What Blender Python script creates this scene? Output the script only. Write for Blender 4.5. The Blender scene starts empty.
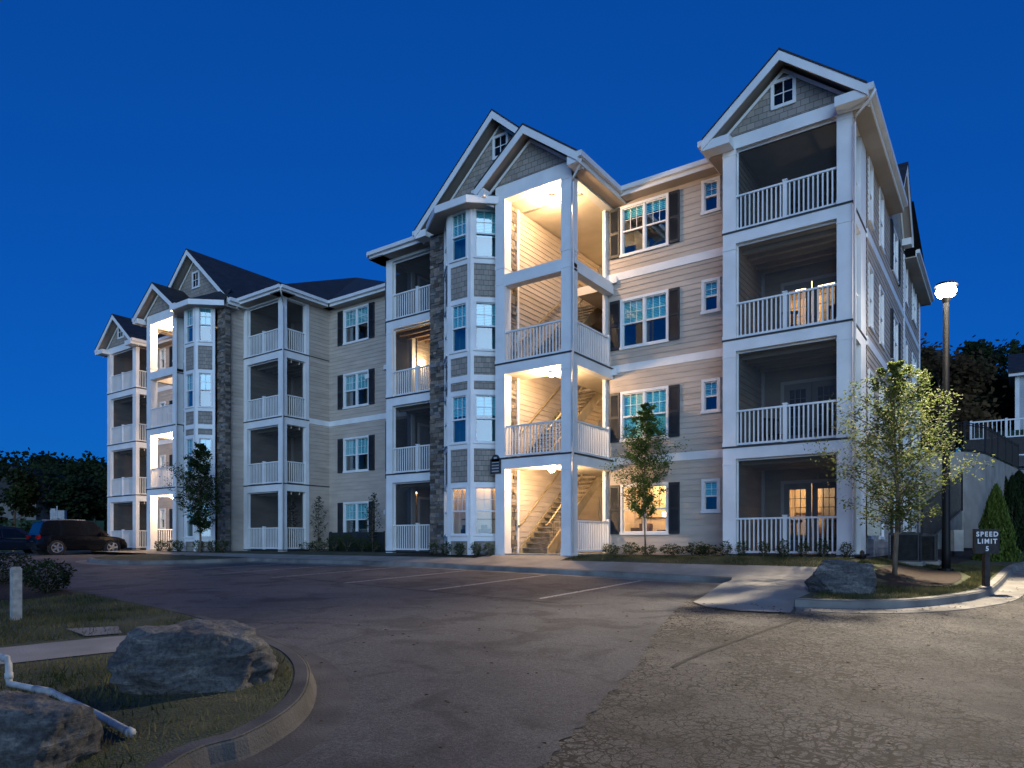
import bpy, bmesh, math, random
from mathutils import Vector, Matrix, noise
R = math.radians
rnd = random.Random(7)
C = bpy.context.scene.collection
# ------------------------------------------------------------------ world frame
# x runs along the facade, y into the building, z up; ground floor = 0; camera above the origin
F, HZ, CZ = 693.0, 542.5, 0.354
UY = (.5797, .8149); UX = (.8149, -.5797)
ST = 3.05
# ------------------------------------------------------------------ terrain heights
AX = [(-200,-.1),(-80,-.2),(-36,-.25),(-24,-.39),(-15,-.413),(-5.4,-.60),(0,-.707),(6,-.82),(60,-1.2),(400,-1.2)]
CX_ = [(-200,0.0),(-60,0.0),(-40,.006),(-24,.026),(-15,.031),(400,.031)]
def lerp_tab(t, x):
    if x <= t[0][0]: return t[0][1]
    for (a, va), (b, vb) in zip(t, t[1:]):
        if x <= b: return va+(vb-va)*(x-a)/(b-a)
    return t[-1][1]
def sstep(x, a, b):
    t = min(1, max(0, (x-a)/(b-a))); return t*t*(3-2*t)
def zg(x, y):
    yy = max(-14, min(y, 40))
    z = lerp_tab(AX, x)+lerp_tab(CX_, x)*(yy-16)
    if y > 24 and x > -3:
        z += sstep(x, .2, 2.4)*.17*max(0, min(y, 37)-27)*sstep(y, 24, 30)
    if y > 37.3:
        up = 4.35+.10*min(y-37.3, 45)
        xw = lerp_tab([(37.3,-1.5),(39,-.75),(42,-.3),(48,.6),(60,1.5)], y)
        z = z+(up-z)*(sstep(y, 37.3, 37.6) if x < xw-.15 else sstep(y, 40, 56))*sstep(x, -46, -40)
    return z
def zl(x, y):
    """top of lawn and pavement behind the kerb"""
    b = zg(x, y)+.15
    dx = max(x+3.2, -44-x, 0); dy = max(18.0-y, 0)
    if y > 24: return b if x > -3 else max(b, -.05)
    t = 1-min(1, math.hypot(dx, dy)/1.84)
    return b+(-.05-b)*t*t*(3-2*t)
def pix(px, py, fn=zg):
    """ground point seen at a pixel of the photograph"""
    r = (px-512)/F; k = (HZ-py)/F
    t, st = 1.0, .05
    while t < 140:
        x = t*(r*UX[0]+UX[1]); y = t*(r*UY[0]+UY[1])
        if CZ+k*t <= fn(x, y): break
        t += st
    return (x, y)
def onY(px, Y):
    r = (px-512)/F; z = Y/(r*UY[0]+UY[1]); return z*(r*UX[0]+UX[1])
# ------------------------------------------------------------------ materials
M = {}
def newmat(name):
    m = bpy.data.materials.new(name); m.use_nodes = True
    nt = m.node_tree; b = nt.nodes['Principled BSDF']
    M[name] = m
    return m, nt, b
def N(nt, typ, **kw):
    n = nt.nodes.new(typ)
    for k, v in kw.items():
        if k.startswith('i_'):
            n.inputs[k[2:].replace('_', ' ')].default_value = v
        else: setattr(n, k, v)
    return n
def objco(nt, scale=(1,1,1), world=True):
    g = nt.nodes.new('ShaderNodeNewGeometry'); mp = nt.nodes.new('ShaderNodeMapping')
    mp.inputs['Scale'].default_value = scale
    nt.links.new(g.outputs['Position'], mp.inputs['Vector']); return mp.outputs['Vector']
def ramp(nt, fac, cols):
    r = nt.nodes.new('ShaderNodeValToRGB'); e = r.color_ramp.elements
    while len(e) > len(cols): e.remove(e[-1])
    while len(e) < len(cols): e.new(.5)
    for k, (p, c) in enumerate(cols): e[k].position = p; e[k].color = (*c, 1)
    nt.links.new(fac, r.inputs['Fac']); return r.outputs['Color']
def noisy(name, c1, c2, scale=6, rough=.7, bump=.0, bscale=40, detail=5, spec=.3, stretch=(1,1,1), r2=None, p=(.35,.65)):
    m, nt, b = newmat(name)
    v = objco(nt, stretch)
    n = N(nt, 'ShaderNodeTexNoise'); n.inputs['Scale'].default_value = scale; n.inputs['Detail'].default_value = detail
    nt.links.new(v, n.inputs['Vector'])
    nt.links.new(ramp(nt, n.outputs['Fac'], [(p[0], c1), (p[1], c2)]), b.inputs['Base Color'])
    b.inputs['Roughness'].default_value = rough; b.inputs['Specular IOR Level'].default_value = spec
    if bump:
        n2 = N(nt, 'ShaderNodeTexNoise'); n2.inputs['Scale'].default_value = bscale; n2.inputs['Detail'].default_value = 6
        nt.links.new(v, n2.inputs['Vector'])
        bp = N(nt, 'ShaderNodeBump'); bp.inputs['Strength'].default_value = bump; bp.inputs['Distance'].default_value = .02
        nt.links.new(n2.outputs['Fac'], bp.inputs['Height']); nt.links.new(bp.outputs['Normal'], b.inputs['Normal'])
    return m
noisy('trim', (.66,.67,.68), (.76,.77,.78), 1.5, .45, .05, 30)
noisy('soffit', (.33,.285,.25), (.38,.33,.29), 1.2, .6, .04, 30)
noisy('siding', (.40,.345,.295), (.50,.43,.37), .9, .62, .15, 60, stretch=(1,1,4))
nt_ = M['siding'].node_tree; b_ = nt_.nodes['Principled BSDF']; src = b_.inputs['Base Color'].links[0].from_socket
vc_ = N(nt_, 'ShaderNodeVertexColor', layer_name='tone'); mm_ = N(nt_, 'ShaderNodeMix', data_type='RGBA', blend_type='MULTIPLY'); mm_.inputs['Factor'].default_value = 1
nt_.links.new(src, mm_.inputs['A']); nt_.links.new(vc_.outputs['Color'], mm_.inputs['B']); nt_.links.new(mm_.outputs['Result'], b_.inputs['Base Color'])
noisy('gutter', (.62,.63,.64), (.7,.7,.71), 2, .35)
noisy('flashing', (.03,.035,.04), (.05,.05,.055), 3, .5)
noisy('shutter', (.018,.022,.028), (.03,.034,.042), 3, .5)
noisy('door', (.30,.33,.36), (.36,.39,.42), 2, .45)
noisy('darkmetal', (.012,.012,.014), (.03,.028,.028), 8, .45)
noisy('galv', (.30,.30,.31), (.42,.42,.43), 8, .4)
noisy('wood', (.16,.10,.05), (.30,.20,.11), 3, .6, .1, 30, stretch=(8,8,1))
noisy('stringer', (.26,.20,.11), (.38,.30,.18), 3, .55)
noisy('tread', (.10,.09,.08), (.20,.18,.15), 6, .7)
noisy('ceiling', (.60,.55,.46), (.68,.62,.53), 2, .6)
noisy('intwall', (.42,.34,.24), (.52,.43,.31), 1.5, .8)
noisy('unlitwall', (.10,.10,.10), (.16,.155,.15), 1.5, .8)  # darker copy of the room wall; missing room light is put into the colour
noisy('blind', (.66,.72,.72), (.76,.80,.79), 2, .7)
noisy('furniture', (.03,.02,.015), (.12,.07,.04), 5, .6)
noisy('mulch', (.008,.006,.004), (.040,.026,.018), 30, .95, 1, 45)  # darkened so that the patch by the right-hand tree looks shaded
noisy('pvc', (.22,.23,.24), (.38,.40,.42), 9, .6)
noisy('post', (.24,.24,.23), (.38,.38,.36), 10, .8, .3, 60)
noisy('bark', (.10,.075,.055), (.20,.16,.12), 14, .9, .6, 60, stretch=(1,1,.2))
noisy('beigebox', (.45,.44,.38), (.55,.54,.47), 5, .5)
noisy('acunit', (.035,.035,.037), (.06,.06,.062), 5, .5)
noisy('tyre', (.012,.012,.013), (.022,.022,.022), 20, .85)
noisy('rim', (.45,.46,.48), (.6,.6,.62), 5, .25)
noisy('retain', (.24,.215,.19), (.33,.30,.27), 1.3, .85, .4, 14)
noisy('farwall', (.35,.37,.40), (.42,.44,.47), 1, .7)
noisy('greenscreen', (.015,.05,.035), (.03,.075,.05), .8, .8)
M['rim'].node_tree.nodes['Principled BSDF'].inputs['Metallic'].default_value = .8
def mk_shingle(name, c1, c2, mortar, bw=.22, bh=.17, axis='x'):
    m, nt, b = newmat(name)
    g = nt.nodes.new('ShaderNodeNewGeometry'); sp = nt.nodes.new('ShaderNodeSeparateXYZ'); cb = nt.nodes.new('ShaderNodeCombineXYZ')
    ad = N(nt, 'ShaderNodeMath', operation='ADD')
    nt.links.new(g.outputs['Position'], sp.inputs[0]); nt.links.new(sp.outputs['X'], ad.inputs[0]); nt.links.new(sp.outputs['Y'], ad.inputs[1])
    nt.links.new(ad.outputs[0], cb.inputs['X']); nt.links.new(sp.outputs['Z'], cb.inputs['Y'])
    br = N(nt, 'ShaderNodeTexBrick'); br.offset = .5
    br.inputs['Scale'].default_value = 1; br.inputs['Brick Width'].default_value = bw; br.inputs['Row Height'].default_value = bh
    br.inputs['Mortar Size'].default_value = .006; br.inputs['Mortar Smooth'].default_value = .3
    br.inputs['Color1'].default_value = (*c1, 1); br.inputs['Color2'].default_value = (*c2, 1); br.inputs['Mortar'].default_value = (*mortar, 1)
    nt.links.new(cb.outputs[0], br.inputs['Vector']); nt.links.new(br.outputs['Color'], b.inputs['Base Color'])
    # saw-tooth relief: each course is thicker at its lower edge
    mo = N(nt, 'ShaderNodeMath', operation='FLOORED_MODULO'); mo.inputs[1].default_value = bh
    nt.links.new(sp.outputs['Z'], mo.inputs[0])
    mu = N(nt, 'ShaderNodeMath', operation='MULTIPLY'); mu.inputs[1].default_value = -.1
    nt.links.new(mo.outputs[0], mu.inputs[0])
    mf = N(nt, 'ShaderNodeMath', operation='MULTIPLY'); mf.inputs[1].default_value = -.008
    nt.links.new(br.outputs['Fac'], mf.inputs[0])
    a2 = N(nt, 'ShaderNodeMath', operation='ADD'); nt.links.new(mu.outputs[0], a2.inputs[0]); nt.links.new(mf.outputs[0], a2.inputs[1])
    bp = N(nt, 'ShaderNodeBump'); bp.inputs['Strength'].default_value = .9; bp.inputs['Distance'].default_value = 1
    nt.links.new(a2.outputs[0], bp.inputs['Height']); nt.links.new(bp.outputs['Normal'], b.inputs['Normal'])
    b.inputs['Roughness'].default_value = .75
    return m
mk_shingle('shingle', (.31,.275,.24), (.22,.20,.18), (.06,.055,.05))
mk_shingle('roof', (.030,.030,.034), (.014,.014,.017), (.006,.006,.007), .3, .1)
def mk_stone():
    m, nt, b = newmat('stone')
    at = N(nt, 'ShaderNodeVertexColor', layer_name='tone'); v = objco(nt)
    n = N(nt, 'ShaderNodeTexNoise'); n.inputs['Scale'].default_value = 18; n.inputs['Detail'].default_value = 6; nt.links.new(v, n.inputs['Vector'])
    mx = N(nt, 'ShaderNodeMix', data_type='RGBA', blend_type='MULTIPLY'); mx.inputs['Factor'].default_value = .7
    nt.links.new(at.outputs['Color'], mx.inputs['A']); nt.links.new(ramp(nt, n.outputs['Fac'], [(.3,(.55,.55,.55)),(.7,(1.3,1.25,1.2))]), mx.inputs['B'])
    nt.links.new(mx.outputs['Result'], b.inputs['Base Color'])
    bp = N(nt, 'ShaderNodeBump'); bp.inputs['Strength'].default_value = .6; bp.inputs['Distance'].default_value = .03
    nt.links.new(n.outputs['Fac'], bp.inputs['Height']); nt.links.new(bp.outputs['Normal'], b.inputs['Normal']); b.inputs['Roughness'].default_value = .85
mk_stone()
def mk_glass(name, tint, refl, lo=.06):
    m, nt, b = newmat(name); out = nt.nodes['Material Output']; nt.nodes.remove(b)
    tr = N(nt, 'ShaderNodeBsdfTransparent'); tr.inputs['Color'].default_value = (*tint, 1)
    gl = N(nt, 'ShaderNodeBsdfGlossy'); gl.inputs['Roughness'].default_value = .03; gl.inputs['Color'].default_value = (.9,.95,1,1)
    lw = N(nt, 'ShaderNodeLayerWeight'); lw.inputs['Blend'].default_value = .35
    mr = N(nt, 'ShaderNodeMapRange'); mr.inputs['To Min'].default_value = lo; mr.inputs['To Max'].default_value = refl
    nt.links.new(lw.outputs['Facing'], mr.inputs['Value'])
    ms = N(nt, 'ShaderNodeMixShader'); nt.links.new(mr.outputs[0], ms.inputs[0]); nt.links.new(tr.outputs[0], ms.inputs[1]); nt.links.new(gl.outputs[0], ms.inputs[2])
    nt.links.new(ms.outputs[0], out.inputs['Surface'])
mk_glass('glass', (.95,.96,.94), .6, .08)
mk_glass('glass_tint', (.42,.93,1.0), .75, .14)
def mk_screen():
    m, nt, b = newmat('screen'); out = nt.nodes['Material Output']
    tr = N(nt, 'ShaderNodeBsdfTransparent'); b.inputs['Base Color'].default_value = (.02,.02,.022,1); b.inputs['Roughness'].default_value = .9
    ms = N(nt, 'ShaderNodeMixShader'); ms.inputs[0].default_value = .58
    nt.links.new(tr.outputs[0], ms.inputs[1]); nt.links.new(b.outputs[0], ms.inputs[2]); nt.links.new(ms.outputs[0], out.inputs['Surface'])
mk_screen()
def mk_emit(name, col, s):
    m, nt, b = newmat(name); b.inputs['Base Color'].default_value = (.8,.8,.8,1)
    b.inputs['Emission Color'].default_value = (*col, 1); b.inputs['Emission Strength'].default_value = s
mk_emit('lampglow', (1,.66,.30), 60)
mk_emit('roomlamp', (1,.64,.32), 15)
mk_emit('streetglow', (1,.93,.80), 40)
mk_emit('strip', (1,.85,.6), 2)
def mk_paint(name, c, coat=.6, rough=.3):
    m, nt, b = newmat(name); b.inputs['Base Color'].default_value = (*c, 1); b.inputs['Roughness'].default_value = rough
    b.inputs['Coat Weight'].default_value = coat*.5; b.inputs['Specular IOR Level'].default_value = .3
mk_paint('carblack', (.002,.0025,.004), .5, .25); mk_paint('carblue', (.006,.010,.02)); mk_paint('carwindow', (.004,.005,.006), .5, .2)
mk_paint('taillight', (.25,.006,.006), 1, .15); mk_paint('headlight', (.5,.52,.55), 1, .1); mk_paint('plate', (.6,.62,.64), .2, .4)
mk_paint('blackpole', (.004,.004,.005), 0, .6)
def mk_asphalt(name, c1, c2, crack, cs=3.2):
    m, nt, b = newmat(name); v = objco(nt)
    big = N(nt, 'ShaderNodeTexNoise'); big.inputs['Scale'].default_value = .35; big.inputs['Detail'].default_value = 7; big.inputs['Roughness'].default_value = .65
    nt.links.new(v, big.inputs['Vector'])
    fine = N(nt, 'ShaderNodeTexNoise'); fine.inputs['Scale'].default_value = 70; fine.inputs['Detail'].default_value = 5; fine.inputs['Roughness'].default_value = .8; nt.links.new(v, fine.inputs['Vector'])
    base = ramp(nt, big.outputs['Fac'], [(.34, c1), (.64, c2)])
    sp = ramp(nt, fine.outputs['Fac'], [(.38, (.45,.45,.45)), (.62, (1.55,1.52,1.48))])
    mx = N(nt, 'ShaderNodeMix', data_type='RGBA', blend_type='MULTIPLY'); mx.inputs['Factor'].default_value = 1
    nt.links.new(base, mx.inputs['A']); nt.links.new(sp, mx.inputs['B'])
    # tar drips and worn patches
    pt = N(nt, 'ShaderNodeTexNoise'); pt.inputs['Scale'].default_value = 1.1; pt.inputs['Detail'].default_value = 8; pt.inputs['Distortion'].default_value = 1.2
    nt.links.new(v, pt.inputs['Vector'])
    mp = N(nt, 'ShaderNodeMix', data_type='RGBA', blend_type='MULTIPLY'); mp.inputs['Factor'].default_value = .8
    nt.links.new(mx.outputs['Result'], mp.inputs['A']); nt.links.new(ramp(nt, pt.outputs['Fac'], [(.36,(.45,.45,.47)),(.5,(1,1,1))]), mp.inputs['B'])
    gr = N(nt, 'ShaderNodeTexNoise'); gr.inputs['Scale'].default_value = 24; gr.inputs['Detail'].default_value = 6; gr.inputs['Roughness'].default_value = .85; nt.links.new(v, gr.inputs['Vector'])
    mg = N(nt, 'ShaderNodeMix', data_type='RGBA', blend_type='MULTIPLY'); mg.inputs['Factor'].default_value = 1
    nt.links.new(mp.outputs['Result'], mg.inputs['A']); nt.links.new(ramp(nt, gr.outputs['Fac'], [(.36,(.58,.58,.58)),(.5,(1,1,1)),(.66,(1.45,1.42,1.38))]), mg.inputs['B'])
    sa = N(nt, 'ShaderNodeMath', operation='ADD'); nt.links.new(fine.outputs['Fac'], sa.inputs[0]); nt.links.new(gr.outputs['Fac'], sa.inputs[1])
    last = mg.outputs['Result']; hsum = sa.outputs[0]
    bp = N(nt, 'ShaderNodeBump'); bp.inputs['Strength'].default_value = 1; bp.inputs['Distance'].default_value = .02
    if crack:
        dn = N(nt, 'ShaderNodeTexNoise'); dn.inputs['Scale'].default_value = 2.5; dn.inputs['Detail'].default_value = 4; nt.links.new(v, dn.inputs['Vector'])
        vm = N(nt, 'ShaderNodeVectorMath', operation='MULTIPLY_ADD'); vm.inputs[1].default_value = (.35,.35,.35)
        nt.links.new(dn.outputs['Color'], vm.inputs[0]); nt.links.new(v, vm.inputs[2])
        vo = N(nt, 'ShaderNodeTexVoronoi', feature='DISTANCE_TO_EDGE'); vo.inputs['Scale'].default_value = cs
        nt.links.new(vm.outputs[0], vo.inputs['Vector'])
        vo2 = N(nt, 'ShaderNodeTexVoronoi', feature='DISTANCE_TO_EDGE'); vo2.inputs['Scale'].default_value = cs*2.3
        nt.links.new(vm.outputs[0], vo2.inputs['Vector'])
        # cracks come and go over the surface
        cm = N(nt, 'ShaderNodeTexNoise'); cm.inputs['Scale'].default_value = .75; cm.inputs['Detail'].default_value = 6; cm.inputs['Roughness'].default_value = .7; nt.links.new(v, cm.inputs['Vector'])
        wid = N(nt, 'ShaderNodeMapRange'); wid.inputs['From Min'].default_value = .34; wid.inputs['From Max'].default_value = .62
        wid.inputs['To Min'].default_value = .0; wid.inputs['To Max'].default_value = .10; nt.links.new(cm.outputs['Fac'], wid.inputs['Value'])
        def crk(vv, k):
            w2 = N(nt, 'ShaderNodeMath', operation='MULTIPLY'); w2.inputs[1].default_value = k; nt.links.new(wid.outputs[0], w2.inputs[0])
            mr = N(nt, 'ShaderNodeMath', operation='LESS_THAN'); nt.links.new(vv.outputs['Distance'], mr.inputs[0]); nt.links.new(w2.outputs[0], mr.inputs[1]); return mr.outputs[0]
        mxm = N(nt, 'ShaderNodeMath', operation='MAXIMUM'); nt.links.new(crk(vo, 1), mxm.inputs[0]); nt.links.new(crk(vo2, .8), mxm.inputs[1])
        c2m = N(nt, 'ShaderNodeMix', data_type='RGBA'); nt.links.new(mxm.outputs[0], c2m.inputs['Factor']); nt.links.new(last, c2m.inputs['A']); c2m.inputs['B'].default_value = (.006,.006,.006,1)
        last = c2m.outputs['Result']
        sb = N(nt, 'ShaderNodeMath', operation='SUBTRACT'); nt.links.new(sa.outputs[0], sb.inputs[0]); nt.links.new(mxm.outputs[0], sb.inputs[1]); hsum = sb.outputs[0]
    nt.links.new(hsum, bp.inputs['Height']); nt.links.new(bp.outputs['Normal'], b.inputs['Normal'])
    nt.links.new(last, b.inputs['Base Color']); b.inputs['Roughness'].default_value = .8; b.inputs['Specular IOR Level'].default_value = .35
mk_asphalt('oldasphalt', (.095,.090,.082), (.205,.190,.168), True, 8.5)
mk_asphalt('newasphalt', (.062,.064,.074), (.120,.120,.128), False)  # slightly blue: the bluish light on the lot is put into the colour
def mk_concrete(name, c1, c2):
    m = noisy(name, c1, c2, 1.6, .75, .35, 50, 8, p=(.3,.7)); return m
mk_concrete('concrete', (.20,.19,.17), (.31,.295,.265))
mk_concrete('kerbshaded', (.03,.03,.032), (.10,.097,.092))  # darker copy of the kerb concrete; dim light at the left lawn is in its colour
mk_concrete('kerbconc', (.09,.088,.082), (.23,.22,.20))
def mk_lawn():
    m, nt, b = newmat('lawn'); v = objco(nt)
    n = N(nt, 'ShaderNodeTexNoise'); n.inputs['Scale'].default_value = 1.3; n.inputs['Detail'].default_value = 8; n.inputs['Roughness'].default_value = .7; nt.links.new(v, n.inputs['Vector'])
    f = N(nt, 'ShaderNodeTexNoise'); f.inputs['Scale'].default_value = 55; f.inputs['Detail'].default_value = 4; nt.links.new(v, f.inputs['Vector'])
    c = ramp(nt, n.outputs['Fac'], [(.3,(.022,.03,.013)),(.5,(.045,.055,.022)),(.70,(.11,.09,.045))])
    mx = N(nt, 'ShaderNodeMix', data_type='RGBA', blend_type='MULTIPLY'); mx.inputs['Factor'].default_value = 1
    nt.links.new(c, mx.inputs['A']); nt.links.new(ramp(nt, f.outputs['Fac'], [(.3,(.4,.4,.4)),(.7,(1.5,1.5,1.5))]), mx.inputs['B'])
    nt.links.new(mx.outputs['Result'], b.inputs['Base Color']); b.inputs['Roughness'].default_value = .95
    bp = N(nt, 'ShaderNodeBump'); bp.inputs['Strength'].default_value = 1; bp.inputs['Distance'].default_value = .03
    nt.links.new(f.outputs['Fac'], bp.inputs['Height']); nt.links.new(bp.outputs['Normal'], b.inputs['Normal'])
mk_lawn()
def mk_leaf(name, c1, c2, rough=.5):
    m, nt, b = newmat(name)
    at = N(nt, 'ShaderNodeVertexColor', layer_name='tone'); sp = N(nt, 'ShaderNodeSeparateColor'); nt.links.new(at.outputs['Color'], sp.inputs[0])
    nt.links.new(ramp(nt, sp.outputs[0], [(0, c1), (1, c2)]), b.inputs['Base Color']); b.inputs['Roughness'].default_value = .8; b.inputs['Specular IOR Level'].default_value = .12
    out = nt.nodes['Material Output']; tl = N(nt, 'ShaderNodeBsdfTranslucent'); nt.links.new(ramp(nt, sp.outputs[0], [(0, c1), (1, c2)]), tl.inputs['Color'])
    ms = N(nt, 'ShaderNodeMixShader'); ms.inputs[0].default_value = .3; nt.links.new(b.outputs[0], ms.inputs[1]); nt.links.new(tl.outputs[0], ms.inputs[2]); nt.links.new(ms.outputs[0], out.inputs['Surface'])
mk_leaf('leaf_mid', (.016,.035,.012), (.05,.085,.028)); mk_leaf('leaf_yellow', (.045,.07,.018), (.14,.17,.05)); mk_leaf('leaf_green', (.045,.085,.02), (.12,.20,.05))
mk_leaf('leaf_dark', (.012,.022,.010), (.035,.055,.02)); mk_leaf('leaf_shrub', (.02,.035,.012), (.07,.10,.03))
mk_leaf('leaf_bright', (.05,.085,.015), (.13,.19,.04)); mk_leaf('grassblade', (.03,.045,.015), (.17,.15,.07), .8)
mk_leaf('leaf_brown', (.05,.035,.018), (.12,.075,.035))
def mk_rock():
    m, nt, b = newmat('rock'); tc = N(nt, 'ShaderNodeTexCoord')
    mp = N(nt, 'ShaderNodeMapping'); mp.inputs['Rotation'].default_value = (.5,.35,.4); mp.inputs['Scale'].default_value = (.7,.7,3.0)
    nt.links.new(tc.outputs['Object'], mp.inputs['Vector'])
    n = N(nt, 'ShaderNodeTexNoise'); n.inputs['Scale'].default_value = 3.2; n.inputs['Detail'].default_value = 10; n.inputs['Roughness'].default_value = .68; n.inputs['Distortion'].default_value = .8
    nt.links.new(mp.outputs[0], n.inputs['Vector'])
    n3 = N(nt, 'ShaderNodeTexNoise'); n3.inputs['Scale'].default_value = 26; n3.inputs['Detail'].default_value = 8; n3.inputs['Roughness'].default_value = .8; nt.links.new(tc.outputs['Object'], n3.inputs['Vector'])
    mx = N(nt, 'ShaderNodeMix', data_type='RGBA', blend_type='MULTIPLY'); mx.inputs['Factor'].default_value = 1
    nt.links.new(ramp(nt, n.outputs['Fac'], [(.30,(.03,.03,.032)),(.48,(.085,.085,.085)),(.60,(.14,.138,.13)),(.74,(.30,.29,.27))]), mx.inputs['A'])
    nt.links.new(ramp(nt, n3.outputs['Fac'], [(.36,(.35,.35,.35)),(.5,(1,1,1)),(.66,(1.7,1.7,1.65))]), mx.inputs['B'])
    nt.links.new(mx.outputs['Result'], b.inputs['Base Color'])
    ad = N(nt, 'ShaderNodeMath', operation='MULTIPLY_ADD'); ad.inputs[1].default_value = .35; nt.links.new(n3.outputs['Fac'], ad.inputs[0]); nt.links.new(n.outputs['Fac'], ad.inputs[2])
    bp = N(nt, 'ShaderNodeBump'); bp.inputs['Strength'].default_value = 1; bp.inputs['Distance'].default_value = .07
    nt.links.new(ad.outputs[0], bp.inputs['Height']); nt.links.new(bp.outputs['Normal'], b.inputs['Normal']); b.inputs['Roughness'].default_value = .8
mk_rock()
def mk_linepaint():
    m, nt, b = newmat('linepaint'); out = nt.nodes['Material Output']; v = objco(nt)
    n = N(nt, 'ShaderNodeTexNoise'); n.inputs['Scale'].default_value = 25; n.inputs['Detail'].default_value = 6; nt.links.new(v, n.inputs['Vector'])
    b.inputs['Base Color'].default_value = (.33,.33,.32,1); b.inputs['Roughness'].default_value = .7
    tr = N(nt, 'ShaderNodeBsdfTransparent'); ms = N(nt, 'ShaderNodeMixShader')
    nt.links.new(ramp(nt, n.outputs['Fac'], [(.34,(0,0,0)),(.50,(1,1,1))]), ms.inputs[0]); nt.links.new(tr.outputs[0], ms.inputs[1]); nt.links.new(b.outputs[0], ms.inputs[2]); nt.links.new(ms.outputs[0], out.inputs['Surface'])
mk_linepaint()
# ------------------------------------------------------------------ mesh builder
class MB:
    def __init__(s): s.v = []; s.f = []; s.mi = []; s.cur = 0; s.col = []; s.tone = None; s.smooth = False
    def face(s, idx): s.f.append(idx); s.mi.append(s.cur); s.col.append(s.tone)
    def poly(s, pts):
        b = len(s.v); s.v += [tuple(p) for p in pts]; s.face(tuple(range(b, b+len(pts))))
    def hexa(s, p):   # 8 points: bottom 0-3, top 4-7
        b = len(s.v); s.v += [tuple(q) for q in p]
        for f in ((0,3,2,1),(4,5,6,7),(0,1,5,4),(1,2,6,5),(2,3,7,6),(3,0,4,7)): s.face(tuple(b+i for i in f))
    def box(s, x0, x1, y0, y1, z0, z1):
        if x0 > x1: x0, x1 = x1, x0
        if y0 > y1: y0, y1 = y1, y0
        s.hexa([(x0,y0,z0),(x1,y0,z0),(x1,y1,z0),(x0,y1,z0),(x0,y0,z1),(x1,y0,z1),(x1,y1,z1),(x0,y1,z1)])
    def prism(s, poly, z0, z1, top=True):
        n = len(poly); b = len(s.v)
        s.v += [(x,y,z0) for x,y in poly]+[(x,y,z1) for x,y in poly]
        for i in range(n):
            j = (i+1) % n; s.face((b+i, b+j, b+n+j, b+n+i))
        s.face(tuple(b+n+i for i in range(n))); s.face(tuple(b+n-1-i for i in range(n)))
    def slab(s, pts, th):  # planar polygon thickened downwards
        n = len(pts); b = len(s.v)
        s.v += [tuple(p) for p in pts]+[(p[0],p[1],p[2]-th) for p in pts]
        s.face(tuple(range(b, b+n))); s.face(tuple(b+2*n-1-i for i in range(n)))
        for i in range(n):
            j = (i+1) % n; s.face((b+i, b+n+i, b+n+j, b+j))
    def tube(s, pts, rs, n=8, cap=True):
        pts = [Vector(p) for p in pts]
        if not isinstance(rs, (list, tuple)): rs = [rs]*len(pts)
        rings = []
        for i, p in enumerate(pts):
            d = (pts[min(i+1, len(pts)-1)]-pts[max(i-1, 0)]).normalized()
            a = d.orthogonal().normalized() if abs(d.z) > .98 else d.cross(Vector((0,0,1))).normalized()
            c = d.cross(a).normalized(); b = len(s.v)
            for k in range(n):
                t = 2*math.pi*k/n; q = p+(a*math.cos(t)+c*math.sin(t))*rs[i]; s.v.append(tuple(q))
            rings.append(b)
        for r0, r1 in zip(rings, rings[1:]):
            for k in range(n): s.face((r0+k, r0+(k+1) % n, r1+(k+1) % n, r1+k))
        if cap: s.face(tuple(rings[0]+n-1-k for k in range(n))); s.face(tuple(rings[-1]+k for k in range(n)))
    def build(s, name, mats, parent=None, smooth=False):
        if not s.v: return None
        if not isinstance(mats, (list, tuple)): mats = [mats]
        xs = [p[0] for p in s.v]; ys = [p[1] for p in s.v]; zs = [p[2] for p in s.v]
        o3 = ((min(xs)+max(xs))/2, (min(ys)+max(ys))/2, min(zs))
        me = bpy.data.meshes.new(name); me.from_pydata([(p[0]-o3[0], p[1]-o3[1], p[2]-o3[2]) for p in s.v], [], s.f)
        for m in mats: me.materials.append(M[m])
        me.polygons.foreach_set('material_index', s.mi)
        if smooth or s.smooth: me.polygons.foreach_set('use_smooth', [True]*len(s.f))
        if any(c is not None for c in s.col):
            ca = me.color_attributes.new('tone', 'BYTE_COLOR', 'CORNER'); dat = []
            for f, c in zip(s.f, s.col): dat += [*(c or (.5,.5,.5)), 1]*len(f)
            ca.data.foreach_set('color', dat)
        me.update()
        o = bpy.data.objects.new(name, me); C.objects.link(o); o.location = o3
        if parent is not None:
            o.parent = parent; w = Vector((0,0,0)); p = parent
            while p is not None: w += p.location; p = p.parent
            o.location = Vector(o3)-w
        return o
def tag(o, label=None, cat=None, group=None, kind=None):
    if label: o['label'] = label
    if cat: o['category'] = cat
    if group: o['group'] = group
    if kind: o['kind'] = kind
    return o
def empty(name, loc, label, cat, group=None, rz=0):
    o = bpy.data.objects.new(name, None); C.objects.link(o); o.location = loc; o.rotation_euler = (0,0,rz); o.empty_display_size = .2
    return tag(o, label, cat, group)
def copy_tree(o, parent=None):
    c = o.copy(); C.objects.link(c)
    if parent is not None: c.parent = parent
    for ch in list(o.children): copy_tree(ch, c)
    return c
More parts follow.
